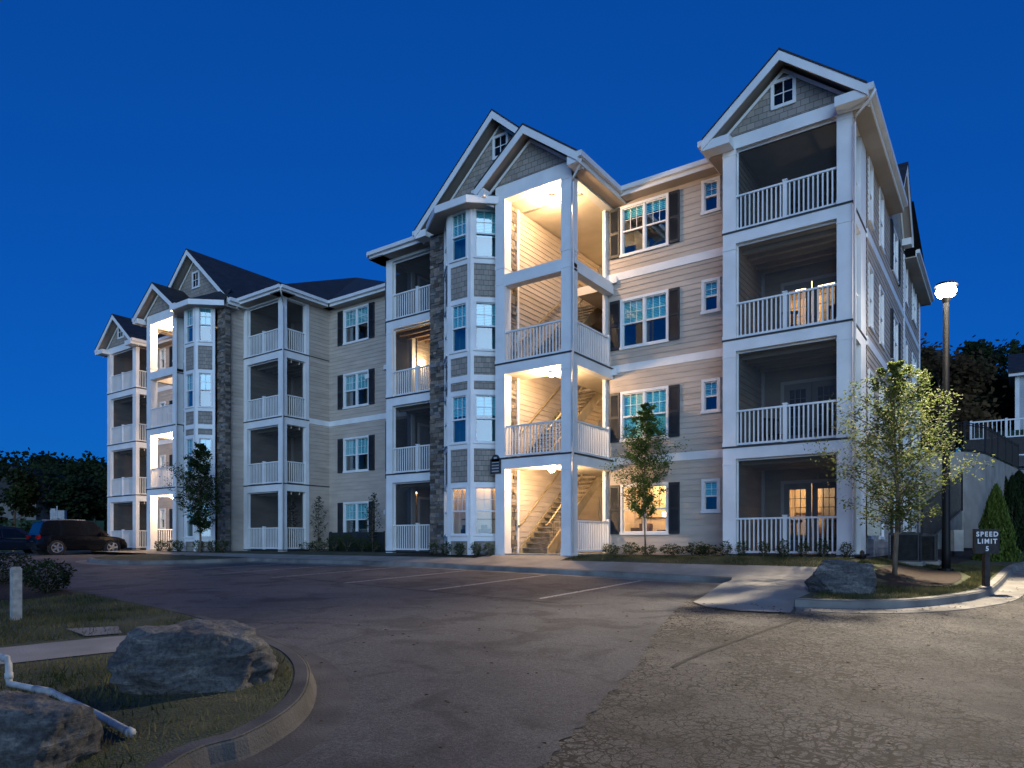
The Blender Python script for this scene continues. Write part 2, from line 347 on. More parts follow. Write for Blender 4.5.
# ------------------------------------------------------------------ draped sheets
def clip_half(poly, a, b, c):   # keep a*x+b*y+c >= 0
    out = []
    for i in range(len(poly)):
        p, q = poly[i], poly[(i+1) % len(poly)]
        dp, dq = a*p[0]+b*p[1]+c, a*q[0]+b*q[1]+c
        if dp >= 0: out.append(p)
        if (dp >= 0) != (dq >= 0):
            t = dp/(dp-dq); out.append((p[0]+t*(q[0]-p[0]), p[1]+t*(q[1]-p[1])))
    return out
def sheet(name, poly, fn, off, mat, label=None, cell=.75, kind='structure', parent=None):
    m = MB(); xs = [p[0] for p in poly]; ys = [p[1] for p in poly]
    i0, i1 = math.floor(min(xs)/cell), math.ceil(max(xs)/cell); j0, j1 = math.floor(min(ys)/cell), math.ceil(max(ys)/cell)
    vid = {}
    for i in range(i0, i1):
        col = clip_half(clip_half(poly, 1, 0, -i*cell), -1, 0, (i+1)*cell)
        if len(col) < 3: continue
        for j in range(j0, j1):
            q = clip_half(clip_half(col, 0, 1, -j*cell), 0, -1, (j+1)*cell)
            if len(q) < 3: continue
            ids = []
            for p in q:
                k = (round(p[0], 4), round(p[1], 4))
                if k not in vid: vid[k] = len(m.v); m.v.append((p[0], p[1], fn(p[0], p[1])+off))
                if not ids or ids[-1] != vid[k]: ids.append(vid[k])
            if len(ids) > 2 and ids[0] == ids[-1]: ids.pop()
            if len(set(ids)) > 2: m.face(tuple(ids))
    o = m.build(name, mat, parent)
    if kind: tag(o, label, None, None, kind)
    return o
def smooth_line(pts, n=6):
    out = []
    for i in range(len(pts)-1):
        p0, p1, p2, p3 = pts[max(i-1,0)], pts[i], pts[i+1], pts[min(i+2,len(pts)-1)]
        for k in range(n):
            t = k/n
            out.append(tuple(.5*(2*p1[a]+(p2[a]-p0[a])*t+(2*p0[a]-5*p1[a]+4*p2[a]-p3[a])*t*t+(3*p1[a]-p0[a]-3*p2[a]+p3[a])*t**3) for a in (0,1)))
    out.append(tuple(pts[-1][:2])); return out
def kerb(name, line, side, label, w=.15, gut=.42, fn=zg, parent=None, mat='kerbconc'):
    """kerb along a line; side=+1 puts the gutter on the left of the direction of travel"""
    m = MB(); prof = []
    n = len(line); nr = []
    for i in range(n):
        a, b = line[max(i-1,0)], line[min(i+1,n-1)]; d = math.hypot(b[0]-a[0], b[1]-a[1]) or 1
        nr.append((-(b[1]-a[1])/d*side, (b[0]-a[0])/d*side))
    P = [(-w, -.1), (-w, .152), (-.02, .152), (.015, .13), (.04, .03), (.06, .016), (gut, .010), (gut, -.1)]
    b = 0
    for i, (p, q) in enumerate(zip(line, nr)):
        for (d, h) in P:
            x, y = p[0]+q[0]*d, p[1]+q[1]*d
            m.v.append((x, y, fn(p[0], p[1])*.0+fn(x, y)+h))
    k = len(P)
    for i in range(n-1):
        for j in range(k-1): m.face((i*k+j, i*k+j+1, (i+1)*k+j+1, (i+1)*k+j))
    o = m.build(name, mat, parent); return tag(o, label, None, None, 'structure')
# ------------------------------------------------------------------ wall frames
class W:
    """vertical wall frame: s along u, z up, d outward along n"""
    def __init__(s, o, u, n): s.o = o; s.u = u; s.n = n
    def p(s, a, d, z): return (s.o[0]+s.u[0]*a+s.n[0]*d, s.o[1]+s.u[1]*a+s.n[1]*d, z)
def wbox(m, w, s0, s1, d0, d1, z0, z1):
    P = w.p
    m.hexa([P(s0,d1,z0),P(s1,d1,z0),P(s1,d0,z0),P(s0,d0,z0),P(s0,d1,z1),P(s1,d1,z1),P(s1,d0,z1),P(s0,d0,z1)])
FY = lambda y: W((0, y), (1, 0), (0, -1))        # faces the car park
FX = lambda x: W((x, 0), (0, 1), (1, 0))         # faces right
FXL = lambda x: W((x, 0), (0, 1), (-1, 0))       # faces left
BH = .178
def siding(w, s0, s1, z0, z1, ops, mat, parent, name='wall', slope=None):
    """lap siding: real overlapping boards with openings left out; slope(z)->(s0,s1) trims gables"""
    m = MB(); cuts = {round(z0, 4), round(z1, 4)}
    k = math.floor(z0/BH)
    while k*BH < z1:
        if k*BH > z0: cuts.add(round(k*BH, 4))
        k += 1
    for o in ops:
        for z in (o[2], o[3]):
            if z0 < z < z1: cuts.add(round(z, 4))
    cz = sorted(cuts)
    for a, b in zip(cz, cz[1:]):
        if b-a < 1e-4: continue
        mid = (a+b)/2; kk = math.floor(mid/BH+1e-6); tn = .97+.025*math.sin(kk*12.9898+s0*3.1)*math.cos(kk*4.1)
        m.tone = (tn, tn, tn)
        prof = lambda z: .003+.017*(1-max(0, min(1, (z-kk*BH)/BH)))
        iv = [(s0, s1)]
        for o in ops:
            if o[2] < mid < o[3]:
                nv = []
                for (p, q) in iv:
                    if o[1] <= p or o[0] >= q: nv.append((p, q)); continue
                    if o[0] > p: nv.append((p, o[0]))
                    if o[1] < q: nv.append((o[1], q))
                iv = nv
        for (p, q) in iv:
            if q-p < .005: continue
            m.poly([w.p(p, prof(a), a), w.p(q, prof(a), a), w.p(q, prof(b), b), w.p(p, prof(b), b)])
            if abs(a-kk*BH) < .002: m.poly([w.p(p, .003, a), w.p(q, .003, a), w.p(q, prof(a), a), w.p(p, prof(a), a)])
    return m.build(name, mat, parent)
def window(w, s0, s1, z0, z1, parent, units=2, grid=True, lit=False, blind=.5, cas=.085, room=1.6, ext=.35, glass=None, shutters=False, lower=False):
    glass = glass or ('glass' if lit else 'glass_tint')
    """double-hung window in a real opening; s0..z1 outer edge of the casing"""
    f = MB()
    a0, a1, b0, b1 = s0+cas, s1-cas, z0+cas, z1-cas
    wbox(f, w, s0, s1, -.02, .045, b1, z1); wbox(f, w, s0-.02, s1+.02, -.02, .065, z0, b0)
    wbox(f, w, s0, a0, -.02, .042, b0, b1); wbox(f, w, a1, s1, -.02, .042, b0, b1)
    uw = (a1-a0)/units; mid = (b0+b1)/2; panes = []
    for i in range(units):
        u0, u1 = a0+uw*i, a0+uw*(i+1)
        if i: wbox(f, w, u0-.03, u0+.03, -.06, .03, b0, b1); u0 += .03
        if i < units-1: u1 -= .03
        wbox(f, w, u0, u1, -.055, .012, mid-.025, mid+.025)
        for (q0, q1) in ((u0, u0+.03), (u1-.03, u1)): wbox(f, w, q0, q1, -.07, -.001, b0, b1)
        wbox(f, w, u0+.03, u1-.03, -.07, -.002, b0, b0+.035); wbox(f, w, u0+.03, u1-.03, -.07, -.002, b1-.03, b1)
        if grid:
            nx = max(2, round((u1-u0)/.24))
            for (g0, g1) in ((mid+.025, b1-.03), (b0+.035, mid-.025)) if grid == 2 else ((mid+.025, b1-.03),):
                for k in range(1, nx):
                    x = u0+.03+(u1-u0-.06)*k/nx; wbox(f, w, x-.008, x+.008, -.055, -.035, g0, g1)
                gm = (g0+g1)/2; wbox(f, w, u0+.03, u1-.03, -.054, -.036, gm-.008, gm+.008)
        panes.append((u0+.02, u1-.02))
    fr = f.build('window', 'trim', parent)
    g = MB()
    for (u0, u1) in panes: g.poly([w.p(u0, -.05, b0+.01), w.p(u1, -.05, b0+.01), w.p(u1, -.05, b1-.01), w.p(u0, -.05, b1-.01)])
    g.build('pane', glass, fr)
    if blind > 0:
        bl = MB(); zz = b1; lo = b1-(b1-b0)*blind
        n = max(3, int((zz-lo)/.05))
        for k in range(n):
            z = zz-(zz-lo)*(k+.5)/n; h = (zz-lo)/n*.46
            bl.poly([w.p(a0, -.10, z-h), w.p(a1, -.10, z-h), w.p(a1, -.118, z+h), w.p(a0, -.118, z+h)])
        bl.build('blind', 'blind', fr)
    r = MB(); P = w.p; D = -room
    q0, q1, y0, y1 = a0-ext, a1+ext, b0-.5, b1+.25
    r.poly([P(q0,D,y0),P(q1,D,y0),P(q1,D,y1),P(q0,D,y1)])
    for (A, B) in (((q0,y0),(q1,y0)),((q1,y0),(q1,y1)),((q1,y1),(q0,y1)),((q0,y1),(q0,y0))):
        r.poly([P(A[0],-.13,A[1]),P(B[0],-.13,B[1]),P(B[0],D,B[1]),P(A[0],D,A[1])])
    for (A, B, c_, d_) in ((q0,q1,y0,b0),(q0,q1,b1,y1),(q0,a0,b0,b1),(a1,q1,b0,b1)): r.poly([P(A,-.13,c_),P(B,-.13,c_),P(B,-.13,d_),P(A,-.13,d_)])
    for (A, B) in (((a0,b0),(a1,b0)),((a1,b0),(a1,b1)),((a1,b1),(a0,b1)),((a0,b1),(a0,b0))):
        r.poly([P(A[0],-.01,A[1]),P(B[0],-.01,B[1]),P(B[0],-.13,B[1]),P(A[0],-.13,A[1])])
    r.build('interior', 'intwall' if lit else 'unlitwall', fr)
    if lit:
        l = MB(); c = (s0+s1)/2; rr = random.Random(int(abs(s0)*100))
        if room > 1.2: wbox(l, w, c+.12, c+.24, D+.3, D+.42, b0+(b1-b0)*.36, b0+(b1-b0)*.46)
        wbox(l, w, max(q0+.1, c-.5), min(q1-.1, c+.5), D+.1, -.2, y1-.05, y1-.03)
        l.build('lamp', 'roomlamp', fr)
        k = MB()
        for j in range(6 if room > 1.2 else 3):
            x = q0+.15+j*(q1-q0-.3)/6; h = rr.uniform(.05,.35); wbox(k, w, x, x+rr.uniform(.1,.3), D+.05, D+(.6 if room > 1 else .15), y0, b0+h)
        wbox(k, w, q0+.1, q1-.1, D+.01, D+.04, b0+.5, b0+.54); wbox(k, w, q0+.3, q0+.36, D+.01, D+.03, y0, y1) if room > 1 else None; wbox(k, w, q1-.3, q1-.24, D+.01, D+.03, y0, y1)
        k.build('furniture', 'furniture', fr)
    if shutters:
        for sg in (-1, 1):
            e = s0-.36 if sg < 0 else s1+.01
            sh = MB(); wbox(sh, w, e, e+.35, .02, .05, z0+.03, z1-.02)
            for (za, zb) in ((z0+.12, (z0+z1)/2-.06), ((z0+z1)/2+.06, z1-.11)):
                n = 14
                for k in range(n):
                    z = za+(zb-za)*k/n; P = w.p
                    sh.poly([P(e+.05,.075,z),P(e+.30,.075,z),P(e+.30,.052,z+(zb-za)/n),P(e+.05,.052,z+(zb-za)/n)])
            for q in (e, e+.30): wbox(sh, w, q, q+.05, .05, .078, z0+.03, z1-.02)
            for q in (z0+.03, (z0+z1)/2-.05, z1-.11): wbox(sh, w, e+.05, e+.30, .05, .0775, q, q+.09)
            sh.build('shutter', 'shutter', parent)
    return fr
def opn(s0, s1, z0, z1, c=.085): return (s0+c-.01, s1-c+.01, z0+c-.01, z1-c+.01)
def railing(w, s0, s1, z, parent, d=0, post=True, h=1.05):
    m = MB(); wbox(m, w, s0, s1, d-.04, d+.04, z+h-.05, z+h); wbox(m, w, s0, s1, d-.025, d+.025, z+.06, z+.12)
    n = max(2, round((s1-s0)/.118))
    for i in range(1, n):
        s = s0+(s1-s0)*i/n; wbox(m, w, s-.018, s+.018, d-.018, d+.018, z+.12, z+h-.05)
    if post:
        c = (s0+s1)/2; wbox(m, w, c-.05, c+.05, d-.05, d+.05, z+.01, z+h+.03); wbox(m, w, c-.065, c+.065, d-.065, d+.065, z+h+.03, z+h+.06)
    m.build('railing', 'trim', parent)
def french_door(w, s0, s1, z, parent, lit):
    fr = MB(); H = 2.12; c = (s0+s1)/2
    wbox(fr, w, s0-.1, s0, 0, .04, z, z+H+.1); wbox(fr, w, s1, s1+.1, 0, .04, z, z+H+.1); wbox(fr, w, s0, s1, 0, .04, z+H, z+H+.1)
    o = fr.build('door_frame', 'trim', parent)
    for (a, b) in ((s0, c-.01), (c+.01, s1)):
        d = MB(); g0, g1 = a+.16, b-.16
        wbox(d, w, a, g0, .0, .03, z, z+H); wbox(d, w, g1, b, .0, .03, z, z+H)
        wbox(d, w, g0, g1, .0, .03, z, z+.55); wbox(d, w, g0, g1, .0, .03, z+H-.18, z+H)
        for k in (1, 2): x = g0+(g1-g0)*k/3; wbox(d, w, x-.01, x+.01, .005, .022, z+.55, z+H-.18)
        for k in range(1, 5): q = z+.55+(H-.73)*k/5; wbox(d, w, g0, g1, .006, .021, q-.01, q+.01)
        do = d.build('door', 'door', parent)
        g = MB(); g.poly([w.p(g0,.003,z+.55),w.p(g1,.003,z+.55),w.p(g1,.003,z+H-.18),w.p(g0,.003,z+H-.18)]); g.build('pane', 'glass', do)
        hh = MB(); wbox(hh, w, (b-.09 if a == s0 else a+.05), (b-.05 if a == s0 else a+.09), .03, .08, z+.98, z+1.02); hh.build('handle', 'darkmetal', do)
    r = MB(); P = w.p; D = -1.8; q0, q1, y0, y1 = s0-.2, s1+.2, z+.0, z+2.45
    for pts in ([(q0,D,y0),(q1,D,y0),(q1,D,y1),(q0,D,y1)], [(q0,-.01,y0),(q1,-.01,y0),(q1,D,y0),(q0,D,y0)], [(q0,-.01,y1),(q1,-.01,y1),(q1,D,y1),(q0,D,y1)],
                [(q0,-.01,y0),(q0,D,y0),(q0,D,y1),(q0,-.01,y1)], [(q1,-.01,y0),(q1,D,y0),(q1,D,y1),(q1,-.01,y1)]): r.poly([P(*p) for p in pts])
    r.build('interior', 'intwall' if lit else 'unlitwall', o)
    if lit:
        l = MB(); wbox(l, w, s0, s1, -1.5, -.3, y1-.06, y1-.04); l.build('lamp', 'roomlamp', o)
        k = MB(); wbox(k, w, c-.3, c+.3, -1.6, -1.2, y0, z+.8); wbox(k, w, q0+.1, q1-.1, -1.79, -1.76, z+1.25, z+1.3); k.build('furniture', 'furniture', o)
# ------------------------------------------------------------------ roofs
def gable(w, sc, half, ze, za, parent, d=0, oh=.5, back=6, ret=.75, win=None, wallhalf=None, gut=(True, True), zb=11.865):
    """gable whose wall lies at d on frame w; roof runs inwards by back; ze = eave top, za = ridge"""
    P = w.p; rf = MB(); k = (za-ze)/half; f = d+oh; bk = d-back
    for sg in (-1, 1):
        e = sc+sg*half
        rf.slab([P(sc, f+.02, za+.10), P(e, f+.02, ze+.10), P(e, bk, ze+.10), P(sc, bk, za+.10)], .05)
    roof = rf.build('roof', 'roof', parent)
    so = MB()
    for sg in (-1, 1):
        e = sc+sg*half; pts = [P(sc, f-.03, za+.045), P(e, f-.03, ze+.045), P(e, bk, ze+.045), P(sc, bk, za+.045)]
        so.slab(pts, .10)
        q = e-sg*.42
        wbox(so, w, min(e, q), max(e, q), bk, f-.5, ze-.25, ze-.22)     # boxed level soffit along the eave
    so.build('soffit', 'soffit', roof)
    fa = MB()
    for sg in (-1, 1):
        e = sc+sg*half; T = .23
        fa.hexa([P(sc, f+.0, za-T+.02), P(e, f+.0, ze-T+.02), P(e, f-.035, ze-T+.02), P(sc, f-.035, za-T+.02),
                 P(sc, f+.0, za+.05), P(e, f+.0, ze+.05), P(e, f-.035, ze+.05), P(sc, f-.035, za+.05)])
        # returned eave: little boxed wing turned round the corner
        a, b = sorted((e, e-sg*ret))
        wbox(fa, w, a, b, f-.035-.45, f-.04, ze-.24, ze+.01)
        wbox(fa, w, min(e-sg*.001, e+sg*.03), max(e-sg*.001, e+sg*.03), bk, f-.0, ze-.24, ze+.05)
        # frieze moulding under the rake
        T2 = .20
        fa.hexa([P(sc, d+.06, za-T2-.10), P(e, d+.06, ze-T2-.10), P(e, d+.02, ze-T2-.10), P(sc, d+.02, za-T2-.10),
                 P(sc, d+.06, za-T2+.0), P(e, d+.06, ze-T2+.0), P(e, d+.02, ze-T2+.0), P(sc, d+.02, za-T2+.0)])
    fa.build('fascia', 'trim', roof)
    for sg, on in zip((-1, 1), gut):
        if not on: continue
        e = sc+sg*half; g = MB()
        a, b = sorted((e+sg*.032, e+sg*.15))
        wbox(g, w, a, b, bk, f-.02, ze-.10, ze+.06); g.build('gutter', 'gutter', roof)
    wl = MB(); wh = wallhalf or half-.4; zt = za-.12
    wl.cur = 0
    z3 = ze-.3+k*(half-wh)
    if z3 < zb: wh = half-(zb-ze+.3)/k; z3 = zb
    out = [(sc-wh, zb), (sc+wh, zb)]+([(sc+wh, z3), (sc, zt), (sc-wh, z3)] if z3 > zb+.01 else [(sc, zt)])
    fr_ = [P(a_, d, z_) for a_, z_ in out]; bk_ = [P(a_, d-.1, z_) for a_, z_ in out]
    wl.poly(fr_); wl.poly(bk_[::-1])
    for i_ in range(len(out)): j_ = (i_+1) % len(out); wl.poly([fr_[i_], bk_[i_], bk_[j_], fr_[j_]])
    wl.build('gable_wall', 'shingle', parent)
    if win:
        s0, s1, z0, z1 = win; fm = MB()
        wbox(fm, w, s0, s1, d, d+.05, z0, z0+.09); wbox(fm, w, s0, s1, d, d+.05, z1-.09, z1)
        wbox(fm, w, s0, s0+.09, d, d+.048, z0+.09, z1-.09); wbox(fm, w, s1-.09, s1, d, d+.048, z0+.09, z1-.09)
        c, zc = (s0+s1)/2, (z0+z1)/2
        wbox(fm, w, c-.013, c+.013, d, d+.03, z0+.09, z1-.09); wbox(fm, w, s0+.09, s1-.09, d, d+.028, zc-.013, zc+.013)
        fo = fm.build('window', 'trim', parent); g = MB(); wbox(g, w, s0+.09, s1-.09, d, d+.012, z0+.09, z1-.09); g.build('pane', 'carwindow', fo)
def eave(w, s0, s1, ze, parent, d=.45, name='fascia', gutter=True):
    m = MB(); wbox(m, w, s0, s1, d-.03, d, ze-.24, ze); o = m.build(name, 'trim', parent)
    s = MB(); wbox(s, w, s0, s1, -.3, d-.03, ze-.25, ze-.21); s.build('soffit', 'soffit', o)
    if gutter:
        g = MB(); wbox(g, w, s0, s1, d+.002, d+.11, ze-.12, ze+.02); g.build('gutter', 'gutter', o)
def downpipe(pts, parent, r=.035):
    m = MB(); m.tube(pts, r, 8); m.build('downpipe', 'gutter', parent, True)
def stone_wall(w, s0, s1, z0, z1, parent, seed=1):
    rr = random.Random(seed); m = MB(); wbox(m, w, s0, s1, -.3, -.03, z0, z1)
    m.col = [(.10,.09,.08)]*len(m.f); z = z0
    while z < z1-.02:
        h = min(rr.choice((.07,.09,.11,.15)), z1-z); s = s0-.0
        while s < s1-.01:
            L = rr.uniform(.12,.34); e = min(s+L, s1)
            if s1-e < .06: e = s1
            t = rr.random(); g = rr.uniform(.06,.25)
            m.tone = (g*1.08, g*.92, g*.78) if t < .55 else ((g*.85, g*.85, g*.88) if t < .85 else (g*.6, g*.55, g*.5))
            wbox(m, w, s+.004, e-.004, -.04, rr.uniform(.0,.045), z+.004, z+h-.004); s = e
        z += h
    m.tone = None; m.build('stone_column', 'stone', parent)
# ================================================================== THE BUILDING
B = empty('apartment_building', (-23.4, 28, 0), 'four-storey tan-sided apartment building with white porches, stone columns and lit stairwells', 'building')
FL = [0, ST, 2*ST, 3*ST]; TOP = 11.5
def column(x0, x1, y0, y1, parent=B):
    m = MB()
    for i, f in enumerate(FL):
        t = f+2.72 if i < 3 else TOP
        m.box(x0, x1, y0, y1, f-(.25 if i == 0 else 0)+(.0 if i == 0 else .03), t)
        e = .012
        m.box(x0-e, x1+e, y0-e, y1+e, t-.16, t-.13)
        if i: m.box(x0-e, x1+e, y0-e, y1+e, f+.031, f+.14)
        else: m.box(x0-e, x1+e, y0-e, y1+e, -.25, .16)
    m.build('column', 'trim', parent)
def porch(x0, x1, y0, yb, side, lits, ys=21.0, yw=21.85, cw=.37, doorx=None, sconce=None, colL=True, colR=True, zr=None):
    """stack of four screened porches; side: +1 opening in the right cheek, -1 in the left, 0 none"""
    f_ = FY(y0); xi0, xi1 = x0+cw, x1-cw
    if colL: column(x0, xi0, y0, y0+.2)
    if colR: column(xi1, x1, y0, y0+.2)
    for i, f in enumerate(FL):
        top = f+2.72 if i < 3 else TOP
        nf = f+ST if i < 3 else TOP+.35
        b = MB(); b.box(x0, x1, y0+.004, y0+.22, top, nf-.0); b.build('beam', 'trim', B)
        fl = MB(); fl.box(x0-.02, x1+.02, y0-.02, yb+.02, f-.02, f+.03); fl.build('flashing', 'flashing', B)
        ce = MB()
        ce.box(xi0-.2, xi1+.2, y0+.3, yb+.05, top-.02, top+.06)
        if i < 3:
            yy = y0+.55
            while yy < yb: ce.box(xi0-.2, xi1+.2, yy, yy+.05, top-.14, top-.02); yy += .45
        ce.build('ceiling', 'wood' if i == 2 and sconce else 'ceiling', B)
        railing(f_, xi0, xi1, f, B, d=-.10)
        sc = MB(); sc.poly([(xi0, y0+.17, f+.03), (xi1, y0+.17, f+.03), (xi1, y0+.17, top), (xi0, y0+.17, top)]); sc.build('screen', 'screen', B)
        tr = MB()
        tr.box(xi0+.001, xi0+.03, y0+.15, y0+.19, f+.03, top); tr.box(xi1-.03, xi1-.001, y0+.15, y0+.19, f+.03, top); tr.box(xi0+.03, xi1-.03, y0+.15, y0+.19, top-.05, top-.001)
        tr.build('screen_frame', 'trim', B)
        # inner walls
        dx = doorx or ((xi0+xi1)/2-.55, (xi0+xi1)/2+1.1)
        siding(FY(yb), xi0-.05, xi1+.1, f+.03, top, [(dx[0]-.02, dx[1]+.02, f, f+2.14)], 'siding', B)
        french_door(FY(yb), dx[0], dx[1], f+.03, B, i in lits)
        ce2 = MB(); ce2.box(xi0-.02, xi0+.09, yb-.14, yb-.02, f+.03, top-.02); ce2.build('corner_board', 'trim', B)
        for (xx, fr) in ((xi0, FX), (xi1, FXL)):
            s = side if fr is FXL else -side
            if (side == 1 and fr is FXL) or (side == -1 and fr is FX):
                a = yw+.02
            else: a = y0+.2
            if a < yb: siding(fr(xx), a, yb, f+.03, top, [], 'siding', B)
        if side:
            xs = x1 if side > 0 else x0; fr = FX(xs) if side > 0 else FXL(xs)
            rl = railing(fr, y0+.2, ys, f, B, d=-.12, post=False)
            m = MB(); wbox(m, fr, y0+.22, yw, -.30, -.004, top, nf); wbox(m, fr, ys, yw, -.28, -.002, f+.03, top); m.build('side_board', 'trim', B)
            s2 = MB(); s2.poly([fr.p(y0+.2, -.2, f+.03), fr.p(ys, -.2, f+.03), fr.p(ys, -.2, top), fr.p(y0+.2, -.2, top)]); s2.build('screen', 'screen', B)
    return
def ceiling_lamp(x, y, z, power, parent=B, r=.09):
    m = MB(); m.tube([(x,y,z), (x,y,z-.03)], .13, 12); o = m.build('ceiling_light', 'trim', parent)
    g = MB(); g.tube([(x,y,z-.03), (x,y,z-.07), (x,y,z-.11), (x,y,z-.13)], [.10,.11,.08,.03], 12); g.build('lamp_globe', 'lampglow', o, True)
    l = bpy.data.lights.new('stair_lamp_light', 'POINT'); l.energy = power; l.color = (1,.64,.33); l.shadow_soft_size = .1
    lo = bpy.data.objects.new('stair_lamp_light', l); C.objects.link(lo); lo.location = (x,y,z-.25)
# ---- porch stacks
porch(-6.58, -3.21, 19.65, 22.3, 1, (0, 2), doorx=(-5.55, -3.95))
porch(-20.15, -16.9, 19.65, 22.3, -1, (0,), doorx=(-18.6, -17.2), sconce=True, cw=.33, ys=20.85, yw=21.05)
for i in (0, 1, 3):
    french_door(W((-19.80, 0), (0, 1), (1, 0)), 21.2, 22.1, FL[i]+.03, B, i == 0)
porch(-29.9, -26.75, 19.65, 22.3, 1, (), ys=20.9, yw=21.1, doorx=(-28.6, -27.3))
porch(-43.55, -40.15, 19.65, 22.3, 1, (), doorx=(-42.4, -40.9), yw=20.75, ys=20.6)
# porch wall lamp, second porch stack, third floor
m = MB(); m.box(-19.72, -19.60, 21.18, 21.30, 7.62, 7.92); o = m.build('wall_lamp', 'lampglow', B)
l = bpy.data.lights.new('porch_lamp_light', 'POINT'); l.energy = 60; l.color = (1,.74,.42); l.shadow_soft_size = .1
lo = bpy.data.objects.new('porch_lamp_light', l); C.objects.link(lo); lo.location = (-19.35, 21.2, 7.8)
# ---- main walls
def wall_run(w, s0, s1, z0, z1, wins, bands=True):
    """wins: (s0, s1, dz0, dz1, units, shutters) repeated on every floor, with per-floor settings"""
    ops = []
    for i, f in enumerate(FL):
        for q in wins:
            ops.append(opn(q[0], q[1], f+q[2], f+q[3]))
    siding(w, s0, s1, z0, z1, ops, 'siding', B)
    for i, f in enumerate(FL):
        for q in wins:
            lit = i in q[6] if len(q) > 6 else False
            window(w, q[0], q[1], f+q[2], f+q[3], B, units=q[4], shutters=q[5], lit=lit, blind=0 if lit else q[7][i] if len(q) > 7 else .5, room=q[8] if len(q) > 8 else 1.6, ext=.05 if len(q) > 8 else .35)
    if bands:
        for f in bands if isinstance(bands, (list, tuple)) else FL[1:]: m = MB(); wbox(m, w, s0, s1, .0, .035, f-.13, f+.12); m.build('band_board', 'trim', B)
main = FY(20.75)
wall_run(main, -10.83, -6.58, -.25, 11.62, [(-10.36, -8.66, .60, 2.27, 2, True, (0,), (.5,.95,.45,.2)), (-7.60, -7.02, 1.25, 2.30, 1, False, (), (.5,.5,.5,.5))])
wall_run(FY(20.75), -40.15, -35.47, -.25, 11.62, [(-38.1, -36.4, .60, 2.27, 2, True, (), (.5,.5,.4,.3)), (-39.6, -39.0, 1.1, 2.30, 1, False, (), (.5,.4,.5,.5))])
wall_run(FY(22.3), -26.75, -20.15, -.25, 11.62, [(-25.72, -23.95, .60, 2.27, 2, True, (), (.5,.5,.5,.5))], bands=[FL[2]])
wall_run(FX(-26.75), 21.1, 22.3, -.25, 11.62, [], bands=[FL[2]])
siding(FX(-29.8), 18.94, 19.64, -.25, 11.5, [], 'siding', B)
siding(FXL(-20.15), 21.05, 22.3, -.25, 11.62, [], 'siding', B)
siding(FY(19.66), -30.9, -29.9, -.25, 11.5, [], 'siding', B)
siding(FY(19.68), -17.3, -16.0, -.25, 11.4, [], 'siding', B)
# right side of the building
side_w = [(22.15, 22.95, .45, 2.30, 1, False, (), (.5,.5,.5,.5), .3), (24.25, 25.15, .45, 2.30, 1, False, (), (.5,.6,.5,.5)), (27.15, 28.75, .60, 2.27, 2, True, (), (.5,.5,.5,.5)), (31.0, 31.9, .60, 2.27, 1, False, (), (.5,.5,.5,.5)), (33.6, 35.2, .60, 2.27, 2, False, (), (.5,.5,.5,.5))]
wall_run(FX(-3.21), 21.85, 36.7, -.6, 11.62, side_w)
m = MB(); m.box(-3.3, -3.17, 36.55, 36.85, -.6, 11.6); m.box(-3.23, -3.165, 30.6, 30.85, -.5, 11.5); m.build('corner_board', 'trim', B)
# back and left walls
siding(W((0, 37.0), (1, 0), (0, 1)), -43.5, -3.25, -.6, 11.7, [], 'siding', B); siding(FXL(-43.5), 20.0, 37, -.6, 11.7, [], 'siding', B)
# corner boards at re-entrant corners

# ---- bay windows, stone columns
def bay(pts, i_front, lits, tag_):
    """pts: plan polyline of the bay, left to right"""
    for i, (p, q) in enumerate(zip(pts, pts[1:])):
        L = math.hypot(q[0]-p[0], q[1]-p[1]); u = ((q[0]-p[0])/L, (q[1]-p[1])/L); n = (u[1], -u[0]); w = W(p, u, n)
        g = .115; m = MB()
        for f in FL:
            t = 2.27; bt = .55
            zs = f+2.6 if f < FL[3] else 11.35
        # corner boards and floor bands
        wbox(m, w, 0, g, -.05, .02, -.25, 11.4); wbox(m, w, L-g, L, -.05, .02, -.25, 11.4)
        for f in FL:
            wbox(m, w, g, L-g, -.04, .015, f+.40, f+.56); wbox(m, w, g, L-g, -.04, .015, f+2.22, f+2.34)
        wbox(m, w, g, L-g, -.04, .015, -.25, -.12)
        for f in FL[2:3]: wbox(m, w, g, L-g, -.04, .015, f-.42, f-.22)
        m.build('corner_board', 'trim', B)
        prev = -.12
        for k, f in enumerate(FL):
            segs = [(prev, f+.40)]
            if k == 2: segs = [(prev, f-.42), (f-.22, f+.40)]
            for (a, b) in segs: s = MB(); wbox(s, w, g, L-g, -.08, -.01, a, b); s.build('shingle_panel', 'shingle', B)
            prev = f+2.34
        s = MB(); wbox(s, w, g, L-g, -.08, -.01, prev, 11.4); s.build('shingle_panel', 'shingle', B)
        for k, f in enumerate(FL):
            window(w, g, L-g, f+.56, f+2.22, B, units=1, lit=k in lits, blind=0 if k in lits else (.5,.42,.5,.55)[k], cas=.055, room=.45, ext=.02)
    m = MB(); m.prism([(pts[0][0]+.05, pts[0][1]+.9), *[(x, y+.95) for x, y in pts], (pts[-1][0]-.05, pts[-1][1]+.9)], 11.32, 11.4)
    m.build('bay_ceiling', 'soffit', B)
bayR = [(-16.15, 18.6), (-15.28, 17.77), (-14.32, 17.77), (-13.47, 18.58)]
bayL = [(-32.75, 18.75), (-31.7, 17.77), (-30.75, 17.77), (-30.2, 18.42)]
bay(bayR, 1, (0,), 'r'); bay(bayL, 1, (), 'l')
